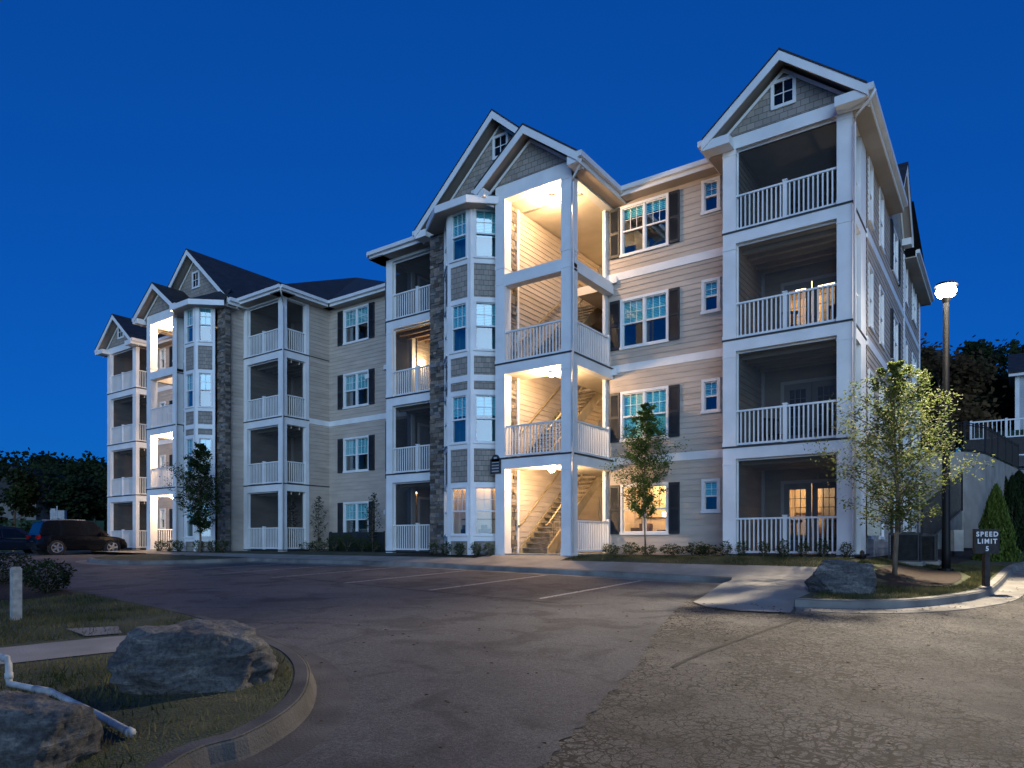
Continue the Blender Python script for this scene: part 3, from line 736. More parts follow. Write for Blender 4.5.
def bay_roof(pts, xa, xb, yw_, zt):
    """skirt roof over a bay, running up to the gable wall"""
    o = .45; off = [(xa, 18.15)]; n = len(pts)
    off += [(pts[1][0]-.19, pts[1][1]-o), (pts[2][0]+.19, pts[2][1]-o), (xb, pts[2][1]-o+(xb-pts[2][0]-.19)*.9)]
    e = 11.56; r = MB(); up = [(p[0]*.7+(xa+xb)/2*.3, yw_) for p in off]
    for a, b, c_, d_ in zip(off, off[1:], up, up[1:]): r.slab([(a[0],a[1],e),(b[0],b[1],e),(d_[0],d_[1],zt),(c_[0],c_[1],zt)], .04)
    ro = r.build('roof', 'roof', B)
    f = MB()
    for a, b in zip(off, off[1:]):
        L = math.hypot(b[0]-a[0], b[1]-a[1]); u = ((b[0]-a[0])/L, (b[1]-a[1])/L); w = W(a, u, (u[1], -u[0])); wbox(f, w, -.01, L+.01, -.03, .02, e-.25, e-.01)
    f.build('fascia', 'trim', ro)
    s = MB(); s.prism([*off, (xb, yw_), (xa, yw_)], e-.24, e-.20); s.build('soffit', 'soffit', ro)
bay_roof(bayR, -16.6, -13.3, 19.15, 12.45); bay_roof([(-32.75,18.6),(-31.7,17.77),(-30.75,17.77),(-30.0,18.45)], -33.3, -29.4, 19.15, 12.45)
stone_wall(FY(18.6), -16.83, -16.16, -.25, 11.35, B, 3)
stone_wall(FXL(-16.83), 18.6, 19.3, -.25, 11.35, B, 4)
stone_wall(FY(18.6), -30.3, -29.66, -.25, 11.35, B, 5)
stone_wall(FX(-29.66), 18.6, 18.85, -.25, 11.35, B, 6)
m = MB(); m.box(-29.9, -29.72, 18.86, 18.94, -.2, 11.35); m.build('corner_board', 'trim', B)
# ---- stairwell towers
def stair_tower(cx, s, lamps):
    X = lambda a: cx+s*a
    y0 = 18.0
    def bx(m, a, b, *r): m.box(min(X(a), X(b)), max(X(a), X(b)), *r)
    xo, xi = 1.43, 1.06
    for (a, b) in ((-1.43, -1.06), (1.06, 1.43)):
        column(min(X(a), X(b)), max(X(a), X(b)), y0, y0+.36)
    # beams
    m = MB(); bx(m, -1.425, -1.065, y0+.003, y0+.355, 8.85, 9.18); m.build('column', 'trim', B); m = MB(); bx(m, 1.065, 1.425, y0+.003, y0+.355, 8.85, 9.18); m.build('column', 'trim', B)
    m = MB()
    for (z0, z1) in ((2.72, ST), (2*ST-.33, 2*ST), (8.60, 8.97), (11.40, 11.85)):
        m = MB(); bx(m, -1.43, 1.43, y0+.004, y0+.34, z0, z1); m.build('beam', 'trim', B)
        m = MB(); bx(m, 1.14, 1.426, y0+.34, 20.75, z0, z1); m.build('beam', 'trim', B)
    m = MB()
    for z in (ST, 2*ST): m = MB(); bx(m, -1.45, 1.45, y0-.02, y0+.4, z-.02, z+.03); bx(m, .3, 1.45, y0+.4, 20.72, z-.02, z+.03); m.build('flashing', 'flashing', B)
    m = MB(); bx(m, 1.10, 1.21, 20.58, 20.745, -.25, 11.4); m.build('side_board', 'trim', B)
    # landings
    m = MB()
    for z in (ST, 2*ST): m = MB(); bx(m, -1.2, 1.2, y0+.34, 19.15, z-.30, z-.02); bx(m, 0, 1.2, 19.15, 22.6, z-.30, z-.02); bx(m, -1.2, 1.2, 22.6, 27, z-.30, z-.02); m.build('landing', 'ceiling', B)
    m = MB(); bx(m, 0, 1.2, 20.8, 22.6, 3*ST-.3, 3*ST-.02); bx(m, -1.2, 1.2, 22.6, 27, 3*ST-.30, 3*ST-.02)
    m.build('landing', 'ceiling', B)
    m = MB(); bx(m, -1.3, 1.3, y0+.2, 27, 11.425, 11.48); m.build('ceiling', 'ceiling', B)
    m = MB(); bx(m, -1.43, 1.43, y0+.0, 27, -.22, -.001); m.build('slab', 'concrete', B)
    for z in FL[:3]:
        if z: railing(FY(y0), min(X(-1.06), X(1.06)), max(X(-1.06), X(1.06)), z, B, d=-.1, post=False)
        railing(FX(X(1.43)) if s > 0 else FXL(X(1.43)), y0+.36, 20.5, z, B, d=-.1, post=False)
        m = MB(); bx(m, 1.28, 1.38, 20.50, 20.60, z-.02, z+1.12); m.build('rail_post', 'trim', B)
    # walls of the passage
    fa = FX if s > 0 else FXL; fb = FXL if s > 0 else FX
    stone_wall(fa(X(-1.17)), 18.37, 18.82, -.2, 11.4, B, 11)
    m = MB(); wbox(m, fa(X(-1.17)), 18.82, 18.92, -.04, .05, -.2, 11.4); m.build('corner_board', 'trim', B)
    siding(fa(X(-1.17)), 18.92, 27, 0, 11.4, [], 'siding', B)
    siding(fb(X(1.2)), 20.75, 27, 0, 11.4, [], 'siding', B)
    siding(FY(27), min(X(-1.2), X(1.2)), max(X(-1.2), X(1.2)), 0, 11.4, [], 'siding', B)
    for z in FL:
        wf = fa(X(-1.17)); d = MB(); wbox(d, wf, 24.6, 25.5, .02, .05, z+.02, z+2.08); wbox(d, wf, 24.5, 24.6, .02, .07, z+.02, z+2.18); wbox(d, wf, 25.5, 25.6, .02, .07, z+.02, z+2.18); do = d.build('apartment_door', 'door', B)
    # flights
    for f in FL[:3]:
        n = 17; run = 3.75; a0, a1 = -1.05, -.02
        tr = MB()
        for k in range(n):
            y = 19.0+run*k/n; z = f+ST*(k+1)/n; bx(tr, a0, a1, y, y+run/n+.03, z-.05, z)
        st = tr.build('stair_flight', 'tread', B)
        sg = MB()
        for a in (a0-.05, a1):
            P = [(19.0-.1, f-.02), (19.0+.25, f-.02), (19.0+run+.1, f+ST-.22), (19.0+run+.1, f+ST+.02), (19.0+run-.1, f+ST+.02), (19.0-.1, f+.18)]
            q = len(sg.v); x0, x1 = X(a), X(a+.05)
            sg.v += [(x0, y, z) for y, z in P]+[(x1, y, z) for y, z in P]; k6 = len(P)
            sg.face(tuple(q+i for i in range(k6))); sg.face(tuple(q+2*k6-1-i for i in range(k6)))
            for i in range(k6): j = (i+1) % k6; sg.face((q+i, q+j, q+k6+j, q+k6+i))
        sg.build('stringer', 'stringer', st)
        hr = MB()
        for a in (a0-.02, a1+.02):
            x = X(a); hr.tube([(x, 18.8, f+.9), (x, 19.0, f+1.0), (x, 19.0+run, f+ST+.95), (x, 19.3+run, f+ST+.95)], .028, 8)
            if a > a0+.2:
                hr.tube([(x, 19.0, f+.15), (x, 19.0+run, f+ST+.12)], .018, 6)
                for k in range(27):
                    t = (k+.5)/27; y = 19.0+run*t; z = f+ST*t; hr.tube([(x, y, z+.12), (x, y, z+.98)], .011, 4)
        hr.build('handrail', 'stringer', st)
    for (z, pw) in lamps: ceiling_lamp(X(.25), 18.75, z, pw)
    ceiling_lamp(X(.6), 24, 11.4, 30); ceiling_lamp(X(.6), 24, 2.72, 20); ceiling_lamp(X(.6), 24, 5.78, 20)
stair_tower(-12.04, 1, ((2.72, 210), (5.77, 210), (11.40, 310)))
stair_tower(-34.25, -1, ((2.72, 200), (5.77, 260), (11.40, 330)))
# number plaque on the left pier of the stairwell
m = MB(); w = FY(18.0); c = -13.5+.06
wbox(m, w, c-.20, c+.22, .02, .05, 2.58, 3.06); m.tube([w.p(c+.01, .02, 3.04), w.p(c+.01, .05, 3.04)], .16, 20); o = m.build('number_plaque', 'flashing', B)
m = MB()
for k in range(4): wbox(m, w, c-.13, c+.15, .05, .056, 2.64+k*.095, 2.675+k*.095)
wbox(m, w, c-.05, c+.07, .05, .056, 3.06, 3.12); m.build('plaque_text', 'galv', o)
# ---- roofs
gable(FY(19.65), -4.9, 2.1, 11.72, 13.42, B, back=7.0, win=(-5.24, -4.58, 12.20, 12.98), wallhalf=1.68)
gable(FY(19.65), -41.85, 2.1, 11.72, 13.42, B, back=7.0, win=(-42.2, -41.5, 12.20, 12.98), wallhalf=1.68)
gable(FY(18.0), -12.08, 1.9, 11.72, 13.15, B, back=3.2, ret=.35, wallhalf=1.43, oh=.45)
gable(FY(18.0), -34.27, 1.9, 11.72, 13.10, B, back=3.2, ret=.35, wallhalf=1.43, oh=.45)
gable(FY(19.15), -14.1, 3.55, 11.75, 14.88, B, back=6.5, ret=.5, win=(-14.42, -13.76, 13.55, 14.35), gut=(True, False), zb=11.4)
gable(FY(19.15), -33.1, 3.6, 11.72, 14.85, B, back=6.5, ret=.5, win=(-33.4, -32.75, 13.1, 13.95), gut=(False, True), zb=11.4)
gable(FX(-3.21), 28.65, 2.0, 11.95, 14.0, B, back=3.5, oh=.35, ret=.4, wallhalf=1.65, gut=(False, False), zb=11.6)
eave(FX(-3.21), 30.6, 37.2, 11.55, B)
eave(FY(20.75), -10.2, -7.0, 11.80, B); eave(FY(20.75), -39.75, -36.15, 11.80, B)
eave(FY(19.65), -20.65, -17.6, 11.85, B, d=.48); eave(FY(19.65), -29.5, -26.27, 11.82, B, d=.48)
eave(FXL(-20.15), 19.17, 21.85, 11.85, B, d=.5); eave(FX(-26.75), 19.17, 21.82, 11.82, B, d=.48)
eave(FY(22.3), -26.2, -20.7, 11.82, B, d=.46)
m = MB(); e = 11.83; m2 = e
G = (-32.4, 25.3, 15.05); A = (-31.2, 28, 16.0)
m.poly([(-29.4,19.13,e),(-26.25,19.13,e),G,(-33.1,25.3,15.0)]); m.poly([(-26.25,19.13,e),(-26.25,21.8,e),A,G]); m.poly([(-26.25,21.8,e),(-23.0,21.8,e),A])
m.poly([(-23.0,21.8,e),(-20.63,21.8,e),(-20.6,30,13.0),A]); m.poly([(-20.63,19.13,e),(-17.5,19.13,e),(-17.5,24,13.2),(-20.6,24,12.8)])
m.poly([(-20.63,19.13,e),(-20.6,24,12.8),(-20.6,30,13.0),(-20.63,21.8,e)])
m.poly([(-17.5,24,13.2),(-20.6,24,12.8),(-20.6,30,13.0),(-17.5,30,13.6)])
m.poly([A,(-31.2,37.3,12),(-43.9,37.3,11.9),(-40,28,13.6),G]); m.poly([A,(-20.6,30,13.0),(-20.6,37.3,11.9),(-31.2,37.3,12)])
m.poly([(-40.3,20.32,e),(-36.0,20.32,e),(-36.0,27,14),(-40.3,27,13.8)])
m.poly([(-10.2,20.32,e),(-6.9,20.32,e),(-6.9,28,14.2),(-10.2,28,14.4)]); m.poly([(-17.5,24,13.2),(-10.2,24,13.2),(-10.2,30,14.0),(-17.5,30,13.6)])
m.poly([(-20.6,30,13.0),(-2.8,30,13.2),(-2.8,37.3,11.6),(-20.6,37.3,11.9)])
m.build('roof', 'roof', B)
m = MB(); m.box(-43.4, -3.3, 22.6, 36.9, 11.55, 11.62); m.build('ceiling', 'ceiling', B)
# eave brackets of gutters into downpipes
downpipe([(-2.62,19.25,11.62),(-2.75,19.32,11.45),(-3.12,19.58,11.28),(-3.14,19.58,11.1),(-3.14,19.58,.1)], B)
downpipe([(-10.1,17.7,11.62),(-10.25,17.8,11.45),(-10.5,17.93,11.25),(-10.52,17.93,11.1),(-10.52,17.93,.05)], B)
downpipe([(-14.1,17.65,11.6),(-13.9,17.75,11.42),(-13.62,17.95,11.3),(-13.52,18.0,11.25)], B)
downpipe([(-26.2,19.1,11.68),(-26.4,19.3,11.5),(-26.68,19.58,11.3),(-26.68,19.58,11.1),(-26.68,19.58,.05)], B)
downpipe([(-32.3,17.7,11.6),(-32.5,17.8,11.45),(-32.72,17.93,11.3),(-32.72,17.93,11.1),(-32.72,17.93,.05)], B)
# vents and meters
for (x, y, z) in ((-24.0,22.28,8.05),(-22.8,22.28,8.3),(-22.8,22.28,1.75),(-10.55,20.70,9.05),(-10.55,20.70,6.0)):
    m = MB(); m.box(x-.09, x+.09, y-.09, y+.02, z-.09, z+.09); m.box(x-.12, x+.12, y-.10, y-.09, z-.12, z+.06); m.build('vent', 'trim', B)
m = MB(); m.box(-3.17, -2.85, 21.75, 22.05, .55, 1.75); m.build('meter_box', 'beigebox', B)
m = MB(); m.box(-3.17, -2.9, 22.25, 22.55, 1.2, 2.2); m.build('meter_box', 'galv', B)
m = MB(); m.box(-3.17, -2.9, 22.7, 22.9, .9, 1.9); m.box(-3.12, -3.06, 22.78, 22.84, -.4, .9); m.build('meter_box', 'galv', B)
# shade cloth / block footing
m = MB(); m.box(-43.5, -3.26, 20.8, 36.9, -.9, -.26); m.build('foundation', 'concrete', B)
# balcony chairs on the third floor of the nearest porches
def chair(x, y, z, rz, label):
    c = empty('patio_chair', (x, y, z), label, 'chair', 'patio chairs on the right porches', rz)
    def part(nm, fn):
        m = MB(); fn(m); o = m.build(nm, 'darkmetal'); o.parent = c
    part('seat', lambda m: m.box(-.25,.25,-.25,.25,.40,.44))
    part('backrest', lambda m: [m.box(-.25+.1*k,-.20+.1*k,.22,.25,.44,.95) for k in range(5)]+[m.box(-.26,.26,.215,.255,.9,.98)])
    for sx in (-.23,.20):
        for sy in (-.24,.21): part('leg', lambda m: m.box(sx,sx+.03,sy,sy+.03,0,.40))
    return c
chair(-5.05, 21.0, 6.13, .4, 'dark slatted patio chair left of the other on the lit third-floor porch')
chair(-4.05, 21.1, 6.13, -.6, 'dark slatted patio chair nearest the corner on the lit third-floor porch')

chair(-4.9, 20.9, .03, .5, 'dark slatted patio chair left on the ground-floor right porch')
chair(-4.0, 21.0, .03, -.3, 'dark slatted patio chair right on the ground-floor right porch')
chair(-5.5, 21.2, 3.08, .9, 'dark slatted patio chair left on the second-floor right porch')
chair(-4.2, 20.8, 3.08, -.9, 'dark slatted patio chair right on the second-floor right porch')
# ================================================================== GROUND
far = MB()
def gz(x, y): return zg(x, y)-.03
xs = sorted(set([-260,-200,-150,-110,-80,-60]+[-50+k*1.5 for k in range(45)]+[-3+.25*k for k in range(24)]+[20,30,45,70,110,170,260]))
ys = sorted(set([-120,-80,-50,-30,-20,-14]+[-12+k*1.2 for k in range(45)]+[36+.4*k for k in range(34)]+[37.3,37.45,37.6,46,52,60,70,82.3,100,150,220,320]))
far.v = [(x, y, gz(x, y)-(.0 if y < 82 else 0)) for y in ys for x in xs]
nx = len(xs)
for j in range(len(ys)-1):
    for i in range(nx-1): far.face((j*nx+i, j*nx+i+1, (j+1)*nx+i+1, (j+1)*nx+i))
tag(far.build('ground', 'lawn'), 'rough ground around the car park', None, None, 'structure')
# roads
road_poly = [(-90,-12),(8,-12),(8,37),(1.0,37),(.2,25),(.1,17.2),(-1.2,15.0),(-4,12.9),(-60,12.9),(-90,12.9)]
sheet('road', [(-75,-12),(9,-12),(9,36),(-6,36),(-6,17),(-75,17)], zg, 0, 'oldasphalt', 'worn cracked asphalt of the access road', 1.0)
lot = [pix(*p) for p in ((690,601),(655,632),(640,662),(600,705),(545,767))]
seam = []
for k_ in range(60):
    t_ = k_/59*(len(lot)-2)+1; i_ = min(int(t_), len(lot)-2); f_ = t_-i_; a_, b_ = lot[i_], lot[i_+1]
    seam.append((a_[0]+(b_[0]-a_[0])*f_+.10*noise.noise((k_*.35, 0, 0))+.03*noise.noise((k_*1.7, 5, 0)), a_[1]+(b_[1]-a_[1])*f_))
lot = [(-5.0,16.0),(-4.9,12.6)]+seam+[(-2.6,.2),(-4,-8),(-70,-8),(-70,16.2)]
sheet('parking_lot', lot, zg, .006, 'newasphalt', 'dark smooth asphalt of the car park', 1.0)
# pavement in front of the building with its kerb
KY = 16.0
kl = [(-24.0,KY),(-20,KY),(-16,KY),(-12,KY),(-8,KY),(-5.1,KY)]
kerb('kerb', smooth_line(kl, 5), -1, 'pale concrete kerb along the front pavement')
sheet('sidewalk', [(-40,16.1),(-2.9,16.1),(-2.9,17.15),(-40,17.15)], zl, .004, 'concrete', 'pale concrete walk along the building')
sheet('sidewalk', [(-13.6,17.1),(-10.5,17.1),(-10.5,18.1),(-13.6,18.1)], zl, .008, 'concrete', 'short concrete path into the near lit stairwell')
sheet('sidewalk', [(-35.8,17.1),(-32.7,17.1),(-32.7,18.1),(-35.8,18.1)], zl, .008, 'concrete', 'short concrete path into the far lit stairwell')
# lawn strips
sheet('lawn', [(-10.5,17.15),(-2.95,17.15),(-2.95,19.6),(-6.7,19.6),(-6.7,20.8),(-10.5,20.8)], zl, .0, 'lawn', 'grass strip before the tan wall between stairwell and right porches', .5)
sheet('lawn', [(-32.7,17.15),(-13.6,17.15),(-13.6,22.3),(-32.7,22.3)], zl, .0, 'lawn', 'grass strip in front of the middle of the building', .5)
sheet('lawn', [(-46,17.15),(-35.8,17.15),(-35.8,21),(-46,21)], zl, .0, 'lawn', 'grass strip before the far end of the building', .5)
sheet('mulch_bed', [(-10.55,19.9),(-6.6,19.9),(-6.6,20.75),(-10.55,20.75)], zl, .012, 'mulch', 'brown mulch bed under the shrubs at the tan wall', .5)
sheet('mulch_bed', [(-6.7,18.95),(-3.0,18.95),(-3.0,19.66),(-6.7,19.66)], zl, .012, 'mulch', 'brown mulch bed under the right ground-floor porch', .5)
sheet('mulch_bed', [(-26.7,21.0),(-20.2,21.0),(-20.2,22.3),(-26.7,22.3)], zl, .012, 'mulch', 'mulch bed in the recess between the two wings', .5)
sheet('mulch_bed', [(-17.3,17.3),(-13.6,17.3),(-13.6,18.6),(-17.3,18.6)], zl, .012, 'mulch', 'mulch bed below the near bay window', .5)
# peninsula of grass at the end of the far parking bays
pen = [(-40,KY+.1),(-24.2,KY+.1),(-24.1,14.6),(-25.2,12.6),(-26.8,12.0),(-29,12.3),(-30.5,13.5),(-31,16)]
pen2 = smooth_line([(-31,16.1),(-30.7,13.8),(-29.3,12.5),(-27,12.1),(-25.2,12.8),(-24.2,14.6),(-24.05,16.05)], 6)
sheet('lawn', pen2, lambda x, y: zg(x, y)+.15, -.006, 'lawn', 'small grass island ending the far parking bays', .5)
kerb('kerb', pen2, 1, 'pale concrete kerb round the far grass island') if False else kerb('kerb', pen2, -1, 'pale concrete kerb round the far grass island')
# right-hand island and ramp
edge = [(795,599),(850,600.5),(906,600),(950,596),(985,590),(1000,580),(1009,570)]
il = [pix(px, py, lambda x, y: zg(x, y)+.15) for px, py in edge]
il = il+[(il[-1][0]+.25, il[-1][1]+3), (il[-1][0]+.5, 26.5), (.9, 31), (1.2, 37)]
ilc = smooth_line(il, 5)
kerb('kerb', ilc, -1, 'curved concrete kerb of the right-hand island', gut=.5)
apron = [pix(px, py) for px, py in ((693,602),(720,590),(745,583))]
grassR = [*ilc, (-3.0, 37), (-3.0, 17.16), (-2.95, 17.1), ]
sheet('lawn', grassR, zl, -.004, 'lawn', 'grassy island with young tree and boulder right of the building', .5)
rampline = [pix(px, py) for px, py in ((693,603),(706,608),(740,612),(790,614))]
ap = [(-5.15,16.05),(-4.9,15.2)]+[rampline[0], rampline[1], rampline[2], rampline[3]]+[ilc[0], (-2.92, 14.8), (-2.95, 17.15), (-5.15, 17.15)]
def za(x, y):
    t = sstep(y, 12.2, 14.6); return zg(x, y)+.012+.145*t+(zl(x, y)-zg(x, y)-.15)*t
sheet('ramp', ap, za, .008, 'concrete', 'pale concrete kerb ramp beside the right-hand island', .4)
tri = [(-3.02, 17.15), (-2.92, 14.8), ilc[0], ilc[1], ilc[3], ilc[6], (-1.5, 17.15)]
mt = [pix(px, py, lambda x, y: zg(x, y)+.15) for px, py in ((872,583),(900,587),(945,586),(962,577),(950,571),(905,572),(882,576))]
sheet('mulch_bed', smooth_line(mt+[mt[0]], 4)[:-1], zl, .006, 'mulch', 'mulch patch with painted shade round the yellow-green tree and lamp post', .4)  # dark patch carries the shade under the tree in its colour
sheet('mulch_bed', [(-3.0,19.7),(-1.6,19.9),(-1.4,22),(-1.0,26),(-.2,30),(.6,36),(-3.0,36)], zl, .012, 'mulch', 'bare mulch along the right side wall', .5)
# bottom-left lawn
lk = [(0,573),(21,578),(64,587),(130,600),(200,615),(240,628),(275,641),(297,652),(309,668),(306,690),(287,711),(245,735),(160,772)]
lkp = [pix(px, py, lambda x, y: zg(x, y)+.15) for px, py in lk]
lkp = [(lkp[0][0]-9, lkp[0][1]-1.5)]+lkp+[(-1.9,-.3),(-2.6,-3)]
lks = smooth_line(lkp, 5)
kerb('kerb', lks, 1, 'concrete kerb curving round the bottom-left lawn', w=.13, gut=.34, mat='kerbshaded')
zlw = lambda x, y: zg(x, y)+.15
sheet('lawn', lks+[(-9,-6),(-26,-6),(-30,2)], zlw, -.004, 'lawn', 'dim lawn with boulders at the bottom left', .5)
sw = [pix(px, py, zlw) for px, py in ((-60,655),(105,638),(215,630),(215,645),(105,654),(-60,672))]
sheet('sidewalk', sw, zlw, .006, 'concrete', 'narrow concrete strip crossing the bottom-left lawn', .4)
pad = [pix(px, py, zlw) for px, py in ((66,630),(118,627),(122,634),(86,637))]
sheet('drain_pad', pad, zlw, .01, 'kerbconc', 'small concrete drain pad in the bottom-left lawn', .4)
mb = [pix(px, py, zlw) for px, py in ((-40,577),(0,575),(60,589),(75,594),(20,600),(-60,600))]
sheet('mulch_bed', mb, zlw, .006, 'mulch', 'mulch under the two dark shrubs at the left edge', .4)
wide = [pix(px, py) for px, py in ((229,619),(280,630),(322,643),(343,664),(346,690),(336,722),(300,768))]
gt = smooth_line(wide, 5)
inn = [p for p in lks if p[1] < 6 and p[1] > -1]
# parking stripes
for k, x in enumerate((-7.18,-9.95,-12.7,-15.45,-18.2,-20.95,-23.5)):
    s = sheet('parking_line', [(x-.06,11.0),(x+.06,11.0),(x+.06,15.55),(x-.06,15.55)], zg, .012, 'linepaint', None, 1.0)
def seam_strip(pxs, wd_, label, off=.009):
    ln = smooth_line([pix(*q) for q in pxs], 14); L_, R_ = [], []
    for i in range(len(ln)):
        a_, b_ = ln[max(i-1,0)], ln[min(i+1,len(ln)-1)]; d = math.hypot(b_[0]-a_[0], b_[1]-a_[1]) or 1; nx_, ny_ = -(b_[1]-a_[1])/d, (b_[0]-a_[0])/d
        k_ = wd_*(.6+.7*abs(noise.noise((i*.3, wd_*9, 1)))); j_ = .03*noise.noise((i*.5, 3, wd_)); L_.append((ln[i][0]+nx_*(k_+j_), ln[i][1]+ny_*(k_+j_))); R_.append((ln[i][0]-nx_*(k_-j_), ln[i][1]-ny_*(k_-j_)))
    sheet('tar_seam', L_+R_[::-1], zg, off, 'tar', label, .5)
noisy('tar', (.010,.010,.011), (.03,.029,.028), 9, .9, .3, 40)
seam_strip(((798,620),(765,631),(735,642),(700,655),(672,668)), .035, 'dark tar seam across the old asphalt', .007)
seam_strip(((150,563),(260,575),(380,587),(494,598),(560,604)), .03, 'dark seam across the smooth car park', .012)
# ---------------- grass blades
def blades(poly_test, n, box, fn, h, seed, label):
    rr = random.Random(seed); m = MB()
    c = 0; tries = 0
    while c < n and tries < n*20:
        tries += 1
        x = rr.uniform(box[0], box[1]); y = rr.uniform(box[2], box[3])
        if not (poly_test(x, y) and poly_test(x+.2, y) and poly_test(x-.2, y) and poly_test(x, y+.2) and poly_test(x, y-.2)): continue
        dens = noise.noise((x*.9, y*.9, seed))
        if rr.random() > .62+dens*.8: continue
        z = fn(x, y)-.004; a = rr.uniform(0, 6.28); hh = h*rr.uniform(.4,1.1); w_ = rr.uniform(.004,.008)*(1+.0*c)
        dx, dy = math.cos(a)*w_, math.sin(a)*w_; lx, ly = rr.uniform(-.6,.6)*hh, rr.uniform(-.6,.6)*hh
        t = min(1, max(0, .45+noise.noise((x*1.4, y*1.4, 3))*.9+rr.uniform(-.25,.25))); m.tone = (t, t, t)
        m.poly([(x-dx, y-dy, z), (x+dx, y+dy, z), (x+lx, y+ly, z+hh)]); c += 1
    tag(m.build('grass', 'grassblade'), label, 'grass', None, 'stuff')
def inside(poly):
    def t(x, y):
        c = False; n = len(poly)
        for i in range(n):
            x1, y1 = poly[i]; x2, y2 = poly[(i+1) % n]
            if (y1 > y) != (y2 > y) and x < (x2-x1)*(y-y1)/(y2-y1)+x1: c = not c
        return c
    return t
Lp = lks+[(-9,-6),(-26,-6),(-30,2)]; tl = inside(Lp); tsw = inside(sw); tmb = inside(mb)
blades(lambda x, y: tl(x, y) and not tsw(x, y) and not tmb(x, y) and x*.5797*-1+y*.8149 > 2.5, 42000, (-22, -1, 0, 14), zlw, .07, 1, 'short dim grass of the bottom-left lawn')
tr_ = inside(grassR); tm = inside(mt)
blades(lambda x, y: tr_(x, y) and y < 24 and not tm(x, y), 26000, (-3.0, 1.0, 12.5, 24), zl, .07, 2, 'short grass of the right-hand island')
blades(lambda x, y: True, 16000, (-10.4, -3.0, 17.2, 19.0), zl, .06, 3, 'short grass before the shrubs along the front')
rr = random.Random(77); m = MB()
for k in range(520):
    if k % 2: i_ = rr.randrange(len(ilc)-20); bx_, by_ = ilc[i_]; x = bx_+rr.gauss(-.3,.5); y = by_-abs(rr.gauss(.7,.7))
    else: x = rr.uniform(-9,-.5); y = rr.uniform(3,13)
    z = zg(x, y)+.022; a = rr.uniform(0, 6.28); L_ = rr.uniform(.012,.03); t = rr.random(); m.tone = (t,t,t)
    c_, s_ = math.cos(a)*L_, math.sin(a)*L_; m.poly([(x-c_, y-s_, z), (x+s_*.5, y-c_*.5, z+.008), (x+c_, y+s_, z+.002), (x-s_*.5, y+c_*.5, z+.01)])
tag(m.build('leaf_litter', 'leaf_brown'), 'scattered dry leaves and grit on the old asphalt', 'litter', None, 'stuff')
# ================================================================== PLANTS
def rand_leafs(m, pts, rr, size, tilt=1.0, aspect=.5):
    for (p, t) in pts:
        a = rr.uniform(0, 6.283); e = rr.uniform(-.7,.9)*tilt; L = size*rr.uniform(.6,1.3)
        d = Vector((math.cos(a)*math.cos(e), math.sin(a)*math.cos(e), math.sin(e)))
        s_ = d.cross(Vector((rr.uniform(-1,1), rr.uniform(-1,1), 1))).normalized()*L*aspect*.5
        m.tone = (t, t, t); p = Vector(p); q = p+d*L; c = p+d*L*.45
        m.poly([p, c-s_, q, c+s_])
def tree(loc, h, crown_w, z0, label, leafmat, seed, nleaf, lsize, shape='oval', name='young_tree', lean=0, trunk_r=.05, group=None):
    rr = random.Random(seed); root = empty(name, loc, label, 'tree', group)
    t = MB(); leaf = MB(); x0, y0, zb = loc
    def bend(z): return Vector((x0+lean*z*.03+.03*math.sin(z*1.7+seed), y0+.03*math.cos(z*1.3+seed), zb+z))
    n = 9; t.tube([bend(h*.93*k/n) for k in range(n+1)], [trunk_r*(1-.85*k/n) for k in range(n+1)], 8)
    tips = []
    nb = int(26+h*5)
    for k in range(nb):
        f = (k+.5)/nb; z = z0+(h*.95-z0)*f
        if shape == 'oval': rad = crown_w/2*(math.sin(math.pi*min(1, .13+f*.86))**.8*(1-.25*f))*1.15
        elif shape == 'column': rad = crown_w/2*(math.sin(math.pi*min(1,.18+f*.80))**.9)
        else: rad = crown_w/2*(1-f)**.75+.06
        rad *= rr.uniform(.62,1.12)
        a = k*2.4+rr.uniform(-.4,.4); up = rr.uniform(.35,.8) if shape != 'cone' else .15
        p0 = bend(z-rad*up*.6); d = Vector((math.cos(a), math.sin(a), up))
        pts = [p0, p0+d*rad*.5+Vector((0,0,.03)), p0+d*rad*.95]
        t.tube(pts, [trunk_r*.32*(1-f*.5), trunk_r*.2, .004], 5, False)
        for j in range(4):
            g = .25+.75*j/3; base = p0.lerp(p0+d*rad, g); e = Vector((rr.uniform(-1,1), rr.uniform(-1,1), rr.uniform(-.2,.9))).normalized()
            q = base+e*rad*rr.uniform(.25,.5); t.tube([base, q], [.006,.002], 4, False); tips.append((base, q, rad))
    t.build('trunk', 'bark', root, True)
    per = max(1, nleaf//len(tips))
    for (b_, q, rad) in tips:
        tone = min(1, max(0, rr.gauss(.5,.22)))
        pts = []
        for j in range(per):
            g = rr.uniform(.1,1.15); p = b_.lerp(q, g)+Vector((rr.gauss(0,1), rr.gauss(0,1), rr.gauss(0,1)))*rad*.10
            pts.append((p, min(1, max(0, tone+rr.uniform(-.2,.2)))))
        rand_leafs(leaf, pts, rr, lsize)
    leaf.build('crown', leafmat, root)
    return root
def at(px, py, fn): x, y = pix(px, py, fn); return (x, y, fn(x, y))
p = at(896, 575, zl); tree(p, 5.0, 2.7, 1.15, 'young yellow-green tree on the grassy island right of the building', 'leaf_yellow', 5, 16000, .075, 'oval', trunk_r=.055)
tree((-9.2, 20.1, zl(-9.2, 20.1)), 5.0, 1.75, 1.25, 'slim young tree before the lit window of the tan wall', 'leaf_green', 14, 13000, .08, 'oval', trunk_r=.03)
tree((-28.9, 16.9, zl(-28.9, 16.9)), 5.05, 2.1, 1.05, 'dark green young tree in front of the far bay window', 'leaf_mid', 12, 12500, .10, 'oval', trunk_r=.05)
